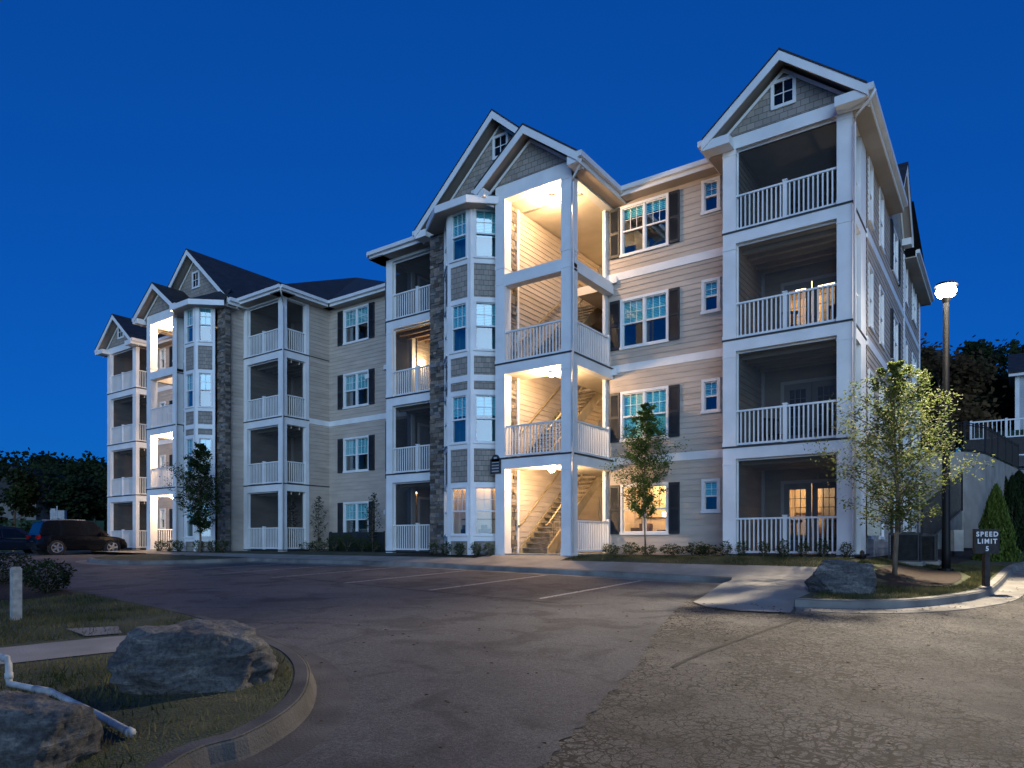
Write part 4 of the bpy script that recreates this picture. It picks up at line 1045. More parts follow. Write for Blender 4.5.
def shrub(loc, w, h, label, mat='leaf_shrub', seed=1, n=700, ls=.06, group=None, name='shrub'):
    rr = random.Random(seed); m = MB(); root = empty(name, loc, label, 'shrub', group)
    st = MB()
    for k in range(9):
        a = rr.uniform(0, 6.28); e = Vector((math.cos(a)*w*.35, math.sin(a)*w*.35, h*rr.uniform(.5,.85)))
        st.tube([Vector(loc), Vector(loc)+e*.5+Vector((0,0,.02)), Vector(loc)+e], [.01,.008,.003], 4, False)
    st.build('stem', 'bark', root)
    pts = []
    for k in range(n):
        v = Vector((rr.gauss(0,1), rr.gauss(0,1), rr.gauss(0,1))).normalized()*rr.uniform(.45,1.05)**.6
        bump = 1+.28*noise.noise((v.x*2.3+seed, v.y*2.3, v.z*2.3))
        p = Vector((loc[0]+v.x*w*.5*bump, loc[1]+v.y*w*.5*bump, loc[2]+h*.5+v.z*h*.5*bump))
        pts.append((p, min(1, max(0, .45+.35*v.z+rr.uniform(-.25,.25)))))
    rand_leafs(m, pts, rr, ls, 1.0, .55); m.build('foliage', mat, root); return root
ordn = ['first','second','third','fourth','fifth','sixth','seventh','eighth','ninth','tenth']
# small round shrubs along the porch rail
s0 = None
for k, px in enumerate((726,742,764,783,804,823,846)):
    y = 19.2; x = onY(px, y); z = zl(x, y)
    lab = f'{ordn[k]} small upright shrub from the left along the right porch rail'
    if k < 2: s = shrub((x, y, z), .34, .46, lab, 'leaf_shrub', 20+k, 420, .055, 'small shrubs along the right porch rail'); s0 = s if k == 0 else s0; s1 = s
    else:
        s = copy_tree(s0 if k % 2 else s1); s.location = (x, y, z); s.rotation_euler = (0,0,k*1.3); s.scale = (1+.1*math.sin(k*3),)*3; s['label'] = lab
for k, (px, w_) in enumerate(((611,.6),(631,.62),(648,.6),(672,.8),(697,.8),(708,.7))):
    y = 20.25; x = onY(px, y); z = zl(x, y); lab = f'{ordn[k]} low spreading shrub from the left under the tan wall'
    if k == 0: s = shrub((x, y, z), .62, .36, lab, 'leaf_shrub', 40, 520, .06, 'low shrubs under the tan wall'); s0 = s
    else: s = copy_tree(s0); s.location = (x, y, z); s.rotation_euler = (0,0,k*1.7); s.scale = (w_/.62, w_/.62, 1+.12*math.sin(k*2)); s['label'] = lab
for k, px in enumerate((434,446,459,476,489)):
    y = 17.6; x = onY(px, y) ; z = zl(x, y); lab = f'{ordn[k]} small shrub from the left below the near bay window'
    s = copy_tree(s1); s.location = (x, y, z); s.rotation_euler = (0,0,k*1.1); s.scale = (1.1,1.1,.95); s['label'] = lab; s['group'] = 'shrubs below the near bay window'
for k, px in enumerate((160,170,178,199,213,222)):
    y = 17.3; x = onY(px, y); z = zl(x, y); lab = f'{ordn[k]} small shrub from the left below the far bay window'
    s = copy_tree(s1); s.location = (x, y, z); s.rotation_euler = (0,0,k*1.4); s.scale = (1.5,1.5,1.2); s['label'] = lab; s['group'] = 'shrubs below the far bay window'
# recess planting between the wings
for k, px in enumerate((292,304,318,334,347,362,374)):
    y = 20.6+.3*(k % 2); x = onY(px, y); z = zl(x, y); lab = f'{ordn[k]} bushy shrub from the left in the recess between the wings'
    if k == 0: s = shrub((x, y, z), .8, .75, lab, 'leaf_shrub', 60, 900, .07, 'shrubs in the recess between the wings'); s0 = s
    else: s = copy_tree(s0); s.location = (x, y, z); s.rotation_euler = (0,0,k*2.1); s.scale = (1, 1, .85+.25*math.sin(k*5)); s['label'] = lab
for k, (px, hh) in enumerate(((294,2.5),(319,2.7),(373,2.7))):
    y = 21.2; x = onY(px, y)
    tree((x, y, zl(x, y)), hh, .8, .5, ['thin sapling before the far wing porch','thin sapling in the inner corner of the recess','thin sapling beside the near wing in the recess'][k], 'leaf_dark', 70+k, 900, .08, 'column', 'sapling', trunk_r=.018)
# dark wooden screen in the recess, hiding the equipment
m = MB()
sc_ = empty('screen_fence', (-23.5, 21.6, -.05), 'low dark board fence in the recess between the wings', 'fence')
x = -25.9
while x < -20.5: m.box(x, x+.13, 21.55, 21.58, -.08, .82); x += .145
m.build('board_panel', 'shutter', sc_); m = MB()
for x in (-25.9,-24.1,-22.3,-20.6): m.box(x, x+.09, 21.585, 21.67, -.1, .86)
m.build('post', 'shutter', sc_)
# left lawn shrubs
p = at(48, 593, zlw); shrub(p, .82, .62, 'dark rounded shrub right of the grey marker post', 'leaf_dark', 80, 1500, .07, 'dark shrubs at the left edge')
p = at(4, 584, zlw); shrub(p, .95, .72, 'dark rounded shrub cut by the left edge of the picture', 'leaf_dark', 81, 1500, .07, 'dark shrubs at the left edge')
# arborvitae at the right
def arb(loc, w, h, label, mat, seed, n, ls):
    rr = random.Random(seed); root = empty('arborvitae', loc, label, 'conifer', 'columnar evergreens by the side road'); m = MB(); pts = []
    for k in range(n):
        f = rr.random()**1.3; a = rr.uniform(0, 6.28); r_ = w/2*(1-f)**.7*(1+.25*noise.noise((math.cos(a)*2, math.sin(a)*2+seed, f*5)))*rr.uniform(.6,1.05)
        pts.append(((loc[0]+math.cos(a)*r_, loc[1]+math.sin(a)*r_, loc[2]+h*f), rr.random()))
    for (p, t) in pts:
        a = rr.uniform(0, 6.28); L = ls*rr.uniform(.7,1.3); d = Vector((math.cos(a)*.35, math.sin(a)*.35, 1)).normalized(); s_ = Vector((-math.sin(a), math.cos(a), 0))*L*.2; m.tone = (t,t,t); p = Vector(p)
        m.poly([p-s_, p+s_, p+d*L])
    m.build('foliage', mat, root); t = MB(); t.tube([loc, (loc[0], loc[1], loc[2]+h*.9)], [.05,.01], 6); t.build('trunk', 'bark', root)
def colpt(px, dist): r = (px-512)/F; return (dist*(r*UX[0]+UX[1]), dist*(r*UY[0]+UY[1]))
for k, (px, dist, ztop, zbot, w_, mat, lab) in enumerate(((996,22,487,560,1.25,'leaf_bright','bright green cone-shaped evergreen nearest the speed sign'),(1012,27,478,545,1.3,'leaf_dark','dark cone-shaped evergreen behind the bright green one'),(1029,30,474,540,1.7,'leaf_dark','dark cone-shaped evergreen at the right edge of the picture'),(1002,36,474,530,2.0,'leaf_dark','far dark evergreen just right of the retaining wall end'),(1019,37,472,530,2.2,'leaf_dark','far dark evergreen below the parked car on the terrace'))):
    x, y = colpt(px, dist); zt = CZ+(HZ-ztop)*dist/F; z0 = min(zl(x, y), CZ+(HZ-zbot)*dist/F)
    arb((x, y, zl(x, y)-.05), w_, zt-zl(x, y)+.05, lab, mat, 90+k, 5200, .13)
# ---------------- boulders
def boulder(loc, dims, seed, label, rz=0, cut=.5):
    bm = bmesh.new(); bmesh.ops.create_icosphere(bm, subdivisions=6, radius=1)
    rr = random.Random(seed)
    planes = [(Vector((rr.gauss(0,1), rr.gauss(0,1), rr.gauss(0,.7))).normalized(), rr.uniform(.62,.88)) for _ in range(11)]+[(Vector((.1,-.05,1)).normalized(), .72)]
    for v in bm.verts:
        p = v.co.copy()
        for n_, d in planes:
            k = p.dot(n_)
            if k > d: p -= n_*(k-d)*.93
        p *= 1+.10*noise.fractal(p*1.7+Vector((seed,0,0)), 1, 2, 4)
        q_ = Vector((p.x*.8+p.z*.5, p.y*.8, p.z*3.2-p.x*.9))
        p *= 1+.045*noise.ridged_multi_fractal(q_*1.3+Vector((seed,2,0)), 1, 2.1, 5, 1, 2)-.03+.018*noise.fractal(p*9, 1, 2, 3)
        v.co = Vector((p.x*dims[0]/1.6, p.y*dims[1]/1.6, (p.z+cut)*dims[2]/(1.3)))
    me = bpy.data.meshes.new('boulder'); bm.to_mesh(me); bm.free(); me.materials.append(M['rock'])
    me.polygons.foreach_set('use_smooth', [True]*len(me.polygons))
    o = bpy.data.objects.new('boulder', me); C.objects.link(o); o.location = loc; o.rotation_euler = (0,0,rz); tag(o, label, 'boulder', 'landscape boulders'); return o
x, y, z = at(186, 690, zlw); boulder((x-.14, y+.12, z-.14), (1.02,.8,.66), 4, 'big dark boulder on the lawn beside the kerb bend', .62)
x, y, z = at(45, 765, zlw); boulder((x-.12, y-.06, z-.10), (.72,.46,.50), 11, 'dark boulder at the bottom left corner beside the white pipe', .5)
x, y, z = at(838, 594, zl); boulder((x, y+.35, z-.12), (1.15,.8,.72), 23, 'blue-grey boulder on the right-hand island near the ramp', .5)
# marker post and pvc pipe
x, y, z = at(16, 620, zlw); m = MB(); hh = 43/F*math.hypot(x, y)*1.0
m.box(x-.055, x+.055, y-.055, y+.055, z-.1, z+hh*.97); m.box(x-.045, x+.045, y-.045, y+.045, z+hh*.97, z+hh)
tag(m.build('marker_post', 'post'), 'short pale square post on the bottom-left lawn', 'post')
pp = [at(-30, 672, zlw), at(18, 690, zlw), at(52, 697, zlw), at(100, 722, zlw), at(128, 738, zlw)]
d0 = 4.6
x, y, z = at(6, 690, zlw)
pts = [(x-.45, y-.15, z+.27), (x-.08, y-.03, z+.27), (x+.02, y+.0, z+.25), (x+.04, y+.005, z+.21), (x+.045, y+.005, z+.09), (x+.07, y+.0, z+.05)]+[(q[0], q[1], q[2]+.035) for q in pp[2:]]
m = MB(); m.tube(pts, .026, 10)
for i_ in (2, 4, 6): m.tube([Vector(pts[i_])*.6+Vector(pts[i_-1])*.4, pts[i_]], .031, 10)
m.tube([Vector(pts[-1]), Vector(pts[-1])+(Vector(pts[-1])-Vector(pts[-2])).normalized()*.05], .033, 10)
tag(m.build('drain_pipe', 'pvc', None, True), 'white plastic drain pipe lying on the bottom-left lawn', 'pipe')
# ================================================================== STREET LAMP
lx, ly, lz = at(946, 571, zl)
LS = empty('street_lamp', (lx, ly, lz), 'tall black lamp post with bright lit head right of the building', 'street lamp')
dist = -lx*.5797+ly*.8149; LH = CZ+(HZ-287)*dist/F
m = MB(); m.tube([(lx,ly,lz-.05),(lx,ly,lz+.5),(lx,ly,LH-.38)], [.105,.10,.07], 14); m.build('pole', 'blackpole', LS, True)
m = MB(); m.tube([(lx,ly,lz-.02),(lx,ly,lz+.06)], .17, 14); m.build('base', 'blackpole', LS)
m = MB(); m.tube([(lx,ly,LH+.02),(lx,ly,LH+.08),(lx,ly,LH+.12)],[.27,.24,.06],16); m.tube([(lx,ly,LH-.42),(lx,ly,LH-.28)],[.07,.12],12); m.build('lamp_head', 'blackpole', LS)
m = MB(); m.tube([(lx,ly,LH+.03),(lx,ly,LH-.02),(lx,ly,LH-.12),(lx,ly,LH-.22),(lx,ly,LH-.30)], [.15,.21,.24,.20,.10], 16); m.build('lamp_lens', 'streetglow', LS, True)
l = bpy.data.lights.new('street_lamp_light', 'SPOT'); l.energy = 9000; l.color = (1,.84,.62); l.shadow_soft_size = .12; l.spot_size = R(136); l.spot_blend = .45
lo = bpy.data.objects.new('street_lamp_light', l); C.objects.link(lo); lo.location = (lx+.03, ly-.42, LH-.16); lo.rotation_euler = Vector((.75,-1,-.60)).to_track_quat('-Z','Y').to_euler()
l = bpy.data.lights.new('street_lamp_spill', 'POINT'); l.energy = 100; l.color = (1,.86,.66); l.shadow_soft_size = .15
lo = bpy.data.objects.new('street_lamp_spill', l); C.objects.link(lo); lo.location = (lx+.55, ly-.45, LH-.25)
# ---- speed limit sign
sx, sy, sz = at(986, 586, zl)
SS = empty('speed_limit_sign', (sx, sy, sz), 'small black speed limit 5 sign on a square post', 'sign'); ds = -sx*.5797+sy*.8149
cdir = Vector((.5797*1, -.8149, 0)).normalized(); rt = Vector((.8149,.5797,0))
ww = W((sx, sy), (rt.x, rt.y), (cdir.x, cdir.y))
zt = CZ+(HZ-529)*ds/F; zb_ = CZ+(HZ-553.5)*ds/F; hw = 12.5*ds/F
m = MB(); wbox(m, ww, -.05, .05, -.05, .05, sz-.1, zb_+.02); m.build('post', 'darkmetal', SS)
m = MB(); wbox(m, ww, -hw, hw, -.03, .03, zb_, zt); bd = m.build('sign_board', 'darkmetal', SS)
def text(body, w, s, z, size, parent, mat='trim', d=.036):
    cu = bpy.data.curves.new('lettering', 'FONT'); cu.body = body; cu.align_x = 'CENTER'; cu.align_y = 'CENTER'; cu.size = size; cu.extrude = .002
    cu.space_character = 1.3; cu.offset = .004
    o = bpy.data.objects.new('tmp', cu); C.objects.link(o); dg = bpy.context.evaluated_depsgraph_get(); me = bpy.data.meshes.new_from_object(o.evaluated_get(dg))
    bpy.data.objects.remove(o); me.materials.clear(); me.materials.append(M[mat])
    t = bpy.data.objects.new('lettering', me); C.objects.link(t); rz = math.atan2(w.u[1], w.u[0]); t.rotation_euler = (R(90),0,rz)
    wl_ = Vector(w.p(s, d, z)); q = parent; off = Vector((0,0,0))
    while q is not None: off += q.location; q = q.parent
    t.parent = parent; t.location = wl_-off
hz_ = zt-zb_
text('SPEED', ww, 0, zb_+hz_*.78, hz_*.27, bd); text('LIMIT', ww, 0, zb_+hz_*.49, hz_*.27, bd); text('5', ww, 0, zb_+hz_*.19, hz_*.27, bd)
# ---- air conditioners, utility cabinet
def ac(x, y, label):
    z = zl(x, y); r = empty('air_conditioner', (x, y, z), label, 'air conditioner', 'outdoor air conditioning units')
    m = MB(); m.box(x-.36, x+.36, y-.36, y+.36, z+.05, z+.09); m.box(x-.36, x+.36, y-.36, y+.36, z+.76, z+.82)
    for (a, b) in ((-.36,-.36),(.33,-.36),(-.36,.33),(.33,.33)): m.box(x+a, x+a+.03, y+b, y+b+.03, z+.09, z+.76)
    m.build('casing', 'acunit', r); m = MB(); m.box(x-.31, x+.31, y-.31, y+.31, z+.09, z+.76)
    for k in range(15):
        q = z+.12+k*.042; m.box(x-.345, x+.345, y-.345, y+.345, q, q+.012)
    m.build('grille', 'darkmetal', r); m = MB(); m.tube([(x,y,z+.82),(x,y,z+.85)], .25, 20); m.build('fan_guard', 'darkmetal', r)
    m = MB(); m.box(x-.45, x+.45, y-.45, y+.45, z-.06, z+.05); m.build('base', 'concrete', r)
ac(-2.22, 21.6, 'nearest black air conditioner beside the right side wall'); ac(-1.95, 23.2, 'middle black air conditioner beside the right side wall'); ac(-2.1, 25.0, 'farthest black air conditioner beside the right side wall')
x, y = colpt(957, 24); z = zl(x, y); m = MB(); u_ = W((x, y), (rt.x, rt.y), (cdir.x, cdir.y)); wbox(m, u_, -.16, .16, -.1, .1, z+.2, CZ+(HZ-530)*24/F)
UC = empty('utility_cabinet', (x, y, z), 'narrow pale utility cabinet at the foot of the sloping fence', 'cabinet'); m.build('cabinet_box', 'beigebox', UC)
m = MB(); wbox(m, u_, -.14, .14, -.08, .08, z-.1, z+.2); m.build('base', 'darkmetal', UC)
m = MB(); x, y = -3.0, 19.9; m.tube([(-2.95,19.45,zl(-2.95,19.45)-.02),(-2.95,19.45,.12),(-2.95,19.45,.16)], [.06,.055,.02], 10); tag(m.build('drain_stub', 'darkmetal', None, True), 'short black drain stub at the foot of the corner downpipe', 'pipe')
# ================================================================== RIGHT BACKGROUND
def fence_line(name, pts, h, label, mat='darkmetal', pitch=.11, postd=2.0, slat=.012, curb=0):
    root = empty(name, pts[0], label, 'fence'); rl = MB(); pk = MB(); ps = []
    for a, b in zip(pts, pts[1:]):
        a, b = Vector(a), Vector(b); L = (b-a).length; up = Vector((0,0,1))
        for q in (.1, h-.12, h-.02): rl.tube([a+up*q, b+up*q], .022, 4)
        n = int(L/pitch)
        for k in range(1, n): p = a.lerp(b, k/n); pk.tube([p+up*.1, p+up*(h-.02)], slat, 4, False)
        k = max(1, round(L/postd))
        for j in range(k+1): ps.append(a.lerp(b, j/k))
    rl.build('rail', mat, root); pk.build('picket_panel', mat, root)
    seen = set()
    for p in ps:
        key = (round(p.x,2), round(p.y,2))
        if key in seen: continue
        seen.add(key); q = MB(); q.tube([p, p+Vector((0,0,h+.04))], .04, 6); q.build('post', mat, root)
    return root
RW = [(-3.3,36.95),(-2.4,37.0),(-1.5,37.3),(-.75,39.0),(-.3,42),(.6,48)]
m = MB()
for (a, b) in zip(RW, RW[1:]):
    L = math.hypot(b[0]-a[0], b[1]-a[1]); u = ((b[0]-a[0])/L, (b[1]-a[1])/L); w = W(a, u, (u[1], -u[0]))
    wbox(m, w, 0, L, -.3, .0, -.5, 4.45)
    k = 0
    while k < L: wbox(m, w, k, min(k+.02, L), -.02, .008, 0, 4.4); k += 1.2
m.build('wall_face', 'retain').name = 'retaining_wall'
tag(bpy.data.objects['retaining_wall'], 'tall pale panelled retaining wall behind the building corner', 'retaining wall')
m = MB()
fence_line('metal_fence', [(x, y, 4.45) for x, y in RW], 1.35, 'black picket fence along the top of the retaining wall')
# sloping walk with fence, beside the wall
fs = [colpt(922, 28.5)+(0.15,), colpt(962, 30.5)+(1.75,)]
m = MB(); a, b = Vector(fs[0]), Vector(fs[1]); n_ = Vector((rt.x, rt.y, 0))
perp = Vector((-cdir.x, -cdir.y, 0))*.5
m.hexa([a+Vector((0,0,-1.2)), b+Vector((0,0,-2.4)), b+perp+Vector((0,0,-2.4)), a+perp+Vector((0,0,-1.2)), a, b, b+perp, a+perp])
tag(m.build('sloping_wall', 'kerbconc'), 'low concrete wall sloping up under the black fence', 'wall')
fence_line('metal_fence', [tuple(a+Vector((0,0,.0))), tuple(b)], 1.9 if False else 1.75, 'black picket fence climbing the slope below the retaining wall', pitch=.1, slat=.02)
# upper terrace: low garage wall, white deck railing and second building
def ray_frame(px, d):
    r = (px-512)/F; v = Vector((r*UX[0]+UX[1], r*UY[0]+UY[1], 0)).normalized(); return W(colpt(px, d), (v.y, -v.x), (-v.x, -v.y))
def upper():
    D = 52; r0 = empty('hillside_building', (*colpt(1020, D), 4.5), 'pale blue-grey house end high on the slope at the right edge', 'building')
    u = ray_frame(1016, D); zt = CZ+(HZ-377)*D/F; z0 = CZ+(HZ-437)*D/F
    siding(u, 0, 9, z0-.2, zt, [], 'farwall', r0); m = MB(); wbox(m, u, -.0, 9, -6, -.01, z0-.2, zt); m.build('wall_core', 'farwall', r0)
    m = MB(); wbox(m, u, -.45, 9.5, -6.4, .5, zt, zt+.28); m.build('fascia', 'trim', r0)
    m = MB(); m.slab([u.p(-.5,.55,zt+.3), u.p(9.5,.55,zt+.3), u.p(9.5,-3,zt+2.4), u.p(-.5,-3,zt+2.4)], .1); m.build('roof', 'roof', r0)
    m = MB(); wbox(m, u, -.06, .2, -.1, .05, z0-.2, zt); m.build('corner_board', 'trim', r0)
    D2 = 46; v = ray_frame(968, D2); g = empty('parking_garage', (*colpt(990, D2), 4), 'low dark garage block with white edge band at the right', 'garage')
    zz = lambda py, d=D2: CZ+(HZ-py)*d/F
    m = MB(); wbox(m, v, -.2, 14, -9, 0, zz(457), zz(440)); m.build('parapet', 'darkmetal', g)
    m = MB(); wbox(m, v, -.2, 14, -9, .06, zz(466), zz(457.2)); m.build('edge_band', 'trim', g)
    m = MB(); wbox(m, v, -.2, 14, -9, -8.8, 2.0, zz(466)); m.build('wall', 'farwall', g)
    m = MB(); wbox(m, v, .3, 14, -.25, -.2, zz(440), zz(433)); m.build('privacy_panel', 'greenscreen', g)
    m = MB()
    for k in range(4): wbox(m, v, 1.5+k*3.6, 1.8+k*3.6, -.6, -.3, 2.0, zz(466))
    m.build('pier', 'trim', g)
    rl = MB(); z1, z2 = zz(440), zz(422); wbox(rl, v, .1, 14, -.1, -.02, z2-.09, z2); wbox(rl, v, .1, 14, -.1, -.02, z1, z1+.08)
    s = .1
    while s < 14: wbox(rl, v, s, s+.05, -.09, -.03, z1+.08, z2-.09); s += .24
    s = .1
    while s < 14: wbox(rl, v, s, s+.14, -.13, .01, z1, z2+.06); s += 1.9
    rl.build('railing', 'trim', g)
upper()
# ================================================================== CARS
def car(name, loc, rz, L, Wd, Hh, paint, label, suv=True, group='parked cars'):
    """x forward; body lofted through stations along the length"""
    root = empty(name, loc, label, 'car', group, rz)
    def add(nm, m, mats, parent=None, smooth=False):
        o = m.build(nm, mats, None, smooth); o.parent = parent or root
        if parent is not None: o.location = Vector(o.location)-parent.location
        return o
    hw = Wd/2; h1 = .95 if suv else .82; g = .20
    # lower body
    st = [(-.5,.45,.62,.86),(-.485,.36,.90,.94),(-.44,g+.05,1.0,.985),(-.36,g,1.04,1.0),(-.1,g,1.03,1.0),(.15,g,1.0,1.0),(.27,g,.98,1.0),(.40,g+.02,.90,.985),(.47,g+.07,.80,.93),(.498,.42,.64,.84)]
    if not suv: st = [(a, b, c*.93 if a > .1 else c*.97, d) for a, b, c, d in st]
    m = MB(); n = 14
    for (fx, z0, z1, k) in st:
        z1 *= h1; z0 = min(z0, z1-.1)
        ring = [(-.80,z0),(-.97,z0+.06),(-1.0,z0+(z1-z0)*.35),(-1.0,z0+(z1-z0)*.7),(-.96,z1-.06),(-.88,z1),(-.4,z1+.015),(.4,z1+.015),(.88,z1),(.96,z1-.06),(1.0,z0+(z1-z0)*.7),(1.0,z0+(z1-z0)*.35),(.97,z0+.06),(.80,z0)]
        for (a, z) in ring: m.v.append((fx*L, a*hw*k, z))
    for i in range(len(st)-1):
        for j in range(n): m.face((i*n+j, i*n+(j+1) % n, (i+1)*n+(j+1) % n, (i+1)*n+j))
    m.face(tuple(range(n-1, -1, -1))); m.face(tuple((len(st)-1)*n+j for j in range(n)))
    # roof and pillars
    rt_ = [(-.47,1.0),( -.43,1.0),(-.38,1.0),(.06,1.0),(.1,1.0),(.27,1.0)] if suv else None
    rb = h1*1.0; ht = Hh
    prof = [(-.475,rb),(-.43,ht-.16),(-.38,ht-.05),(-.15,ht),(.05,ht-.03),(.12,ht-.10),(.29,rb+.0)] if suv else [(-.42,rb),(-.30,ht-.12),(-.2,ht-.02),(-.05,ht),(.08,ht-.04),(.14,ht-.10),(.30,rb)]
    def green(mm, sc_w, dz, inset):
        b0 = len(mm.v); kk = len(prof)
        for (fx, z) in prof:
            t = (z-rb)/(ht-rb); w1 = hw*(.93-.20*t)*sc_w
            for a in (-1, 1): mm.v.append((fx*L*(1-inset), a*w1, z+dz))
        for i in range(kk-1): mm.face((b0+2*i, b0+2*i+2, b0+2*i+3, b0+2*i+1))
        mm.face(tuple(b0+2*i for i in range(kk))); mm.face(tuple(b0+2*(kk-1-i)+1 for i in range(kk)))
    green(m, 1.0, 0, 0)
    body = add('body', m, paint, smooth=False)
    # glass
    gl = MB()
    def sg(x0, x1, z0, z1, x0t, x1t, sd):
        q = []
        for (fx, z) in ((x0,z0),(x1,z0),(x1t,z1),(x0t,z1)):
            t = (z-rb)/(ht-rb); q.append((fx*L, sd*(hw*(.93-.20*t)+.006), z))
        gl.poly(q)
    zt_ = ht-.14
    wins = [(-.40,-.28,-.375,-.28),(-.26,-.06,-.26,-.06),(-.045,.20,-.045,.075)] if suv else [(-.30,-.24,-.235,-.22),(-.22,-.04,-.21,-.04),(-.03,.22,-.03,.09)]
    for (a, b, c_, d_) in wins:
        for sd in (-1, 1): sg(a, b, rb+.05, zt_, c_, d_, sd)
    for (i, j) in ((0, 1), (len(prof)-2, len(prof)-1)):
        (xa, za_), (xb, zb) = prof[i], prof[j]
        t0, t1 = .12, .92; pts = []
        for t, a in ((t0,-1),(t0,1),(t1,1),(t1,-1)):
            fx = xa+(xb-xa)*t; z = za_+(zb-za_)*t; w1 = hw*(.93-.20*(z-rb)/(ht-rb))*.88; pts.append((fx*L+(-.008 if i == 0 else .008), a*w1, z+.004))
        gl.poly(pts)
    add('window', gl, 'carwindow')
    for fx in (-.30, .31):
        for sd in (-1, 1):
            w = MB(); R_ = .35 if suv else .32; c = Vector((fx*L, sd*(hw-.10), R_)); ax = Vector((0, sd, 0))
            w.tube([c-ax*.11, c-ax*.10, c+ax*.10, c+ax*.12], [R_-.04, R_, R_, R_-.05], 24); wo = add('wheel', w, 'tyre')
            rm = MB()
            for k in range(5):
                a = 2*math.pi*k/5; d = Vector((math.cos(a), 0, math.sin(a))); s_ = Vector((-math.sin(a), 0, math.cos(a)))*.035
                rm.hexa([c+ax*.12+d*.03-s_*1.6, c+ax*.12+d*.03+s_*1.6, c+ax*.12+d*(R_*.68)+s_, c+ax*.12+d*(R_*.68)-s_, c+ax*.135+d*.03-s_*1.6, c+ax*.135+d*.03+s_*1.6, c+ax*.135+d*(R_*.68)+s_, c+ax*.135+d*(R_*.68)-s_])
            rm.tube([c+ax*.12, c+ax*.14], .05, 10)
            b0 = len(rm.v); 
            for k in range(20):
                a = 2*math.pi*k/20; d = Vector((math.cos(a), 0, math.sin(a)))
                rm.v += [tuple(c+ax*.128+d*R_*.62), tuple(c+ax*.135+d*R_*.72)]
            for k in range(20): j = (k+1) % 20; rm.face((b0+2*k, b0+2*k+1, b0+2*j+1, b0+2*j))
            add('rim', rm, 'rim', wo)
            ar = MB(); ar.tube([c-ax*.10, c+ax*.088], R_+.06, 24); add('wheel_arch', ar, 'tyre')
    for sd in (-1, 1):
        t = MB(); t.box(-.492*L, -.462*L, sd*hw*.55, sd*hw*.93, h1*.78, h1*1.0); add('taillight', t, 'taillight')
        t = MB(); t.box(.44*L, .475*L, sd*hw*.52, sd*hw*.90, h1*.62, h1*.74); add('headlight', t, 'headlight')
        t = MB(); t.box(.165*L, .195*L, sd*(hw+.0), sd*(hw+.19), h1+.02, h1+.15); add('mirror', t, paint)
        t = MB()
        for fx in (-.17, .045): t.box(fx*L, fx*L+.14, sd*(hw+.001), sd*(hw+.025), h1*.80, h1*.83)
        add('handle', t, paint)
        if suv: t = MB(); t.box(-.34*L, .03*L, sd*hw*.68, sd*hw*.72, ht-.02, ht+.035); add('roof_rail', t, 'rim')
    t = MB(); t.box(-.497*L, -.487*L, -.26, .26, .52, .66); add('number_plate', t, 'plate')
    t = MB(); t.box(-.505*L, -.47*L, -hw*.86, hw*.86, .34, .50); t.box(.47*L, .502*L, -hw*.82, hw*.82, .32, .48); add('bumper', t, paint)
    return root
x, y = colpt(78, 35); car('parked_car', (x, y, zg(x, y)+.01), R(86), 4.05, 1.84, 1.70, 'carblack', 'black estate-style off-roader parked nearest the far end of the building')
x, y = colpt(2, 36); car('parked_car', (x, y, zg(x, y)+.01), R(84), 4.7, 1.82, 1.44, 'carblue', 'dark saloon car cut by the left edge behind the black off-roader', suv=False)
x, y = colpt(1012, 40.5); car('parked_car', (x, y, CZ+(HZ-482)*40.5/F), R(20), 4.6, 1.84, 1.5, 'carblue', 'dark car parked under the garage edge at the right', suv=False)
# ================================================================== LEFT BACKGROUND
def bgtree_mesh(name, h, w, seed, nleaf, ls, kind):
    rr = random.Random(seed); t = MB(); lf = MB()
    t.tube([(0,0,0),(0.1,0,h*.4),(0,0.1,h*.9)], [h*.022,h*.016,.02], 6)
    blobs = []
    if kind == 'round':
        for k in range(18):
            a = rr.uniform(0, 6.28); f = rr.uniform(.25,.95); r_ = w/2*math.sin(math.pi*min(.98, f*.85+.1))**.6*rr.uniform(.3,.85)
            blobs.append((math.cos(a)*r_, math.sin(a)*r_, h*f, w*rr.uniform(.13,.22)))
    else:
        for k in range(26):
            f = rr.uniform(.25,.98); a = rr.uniform(0, 6.28); r_ = w/2*(1-f)**.6*rr.uniform(.4,1.1); blobs.append((math.cos(a)*r_, math.sin(a)*r_, h*f, w*rr.uniform(.07,.14)))
    for (bx, by, bz, br) in blobs:
        t.tube([(0,0,bz*.75), (bx,by,bz)], [h*.006,.01], 4, False); tone = rr.uniform(.1,.9)
        for k in range(nleaf//len(blobs)):
            v = Vector((rr.gauss(0,.5), rr.gauss(0,.5), rr.gauss(0,.38)))*br
            lf.tone = (min(1,max(0,tone+rr.uniform(-.2,.2))),)*3
            d = Vector((rr.uniform(-1,1), rr.uniform(-1,1), rr.uniform(-.6,.6))).normalized(); s_ = d.orthogonal().normalized()*ls*.4; L = d*ls; p = Vector((bx,by,bz))+v
            lf.poly([p, p+L*.5-s_, p+L, p+L*.5+s_])
    return t, lf
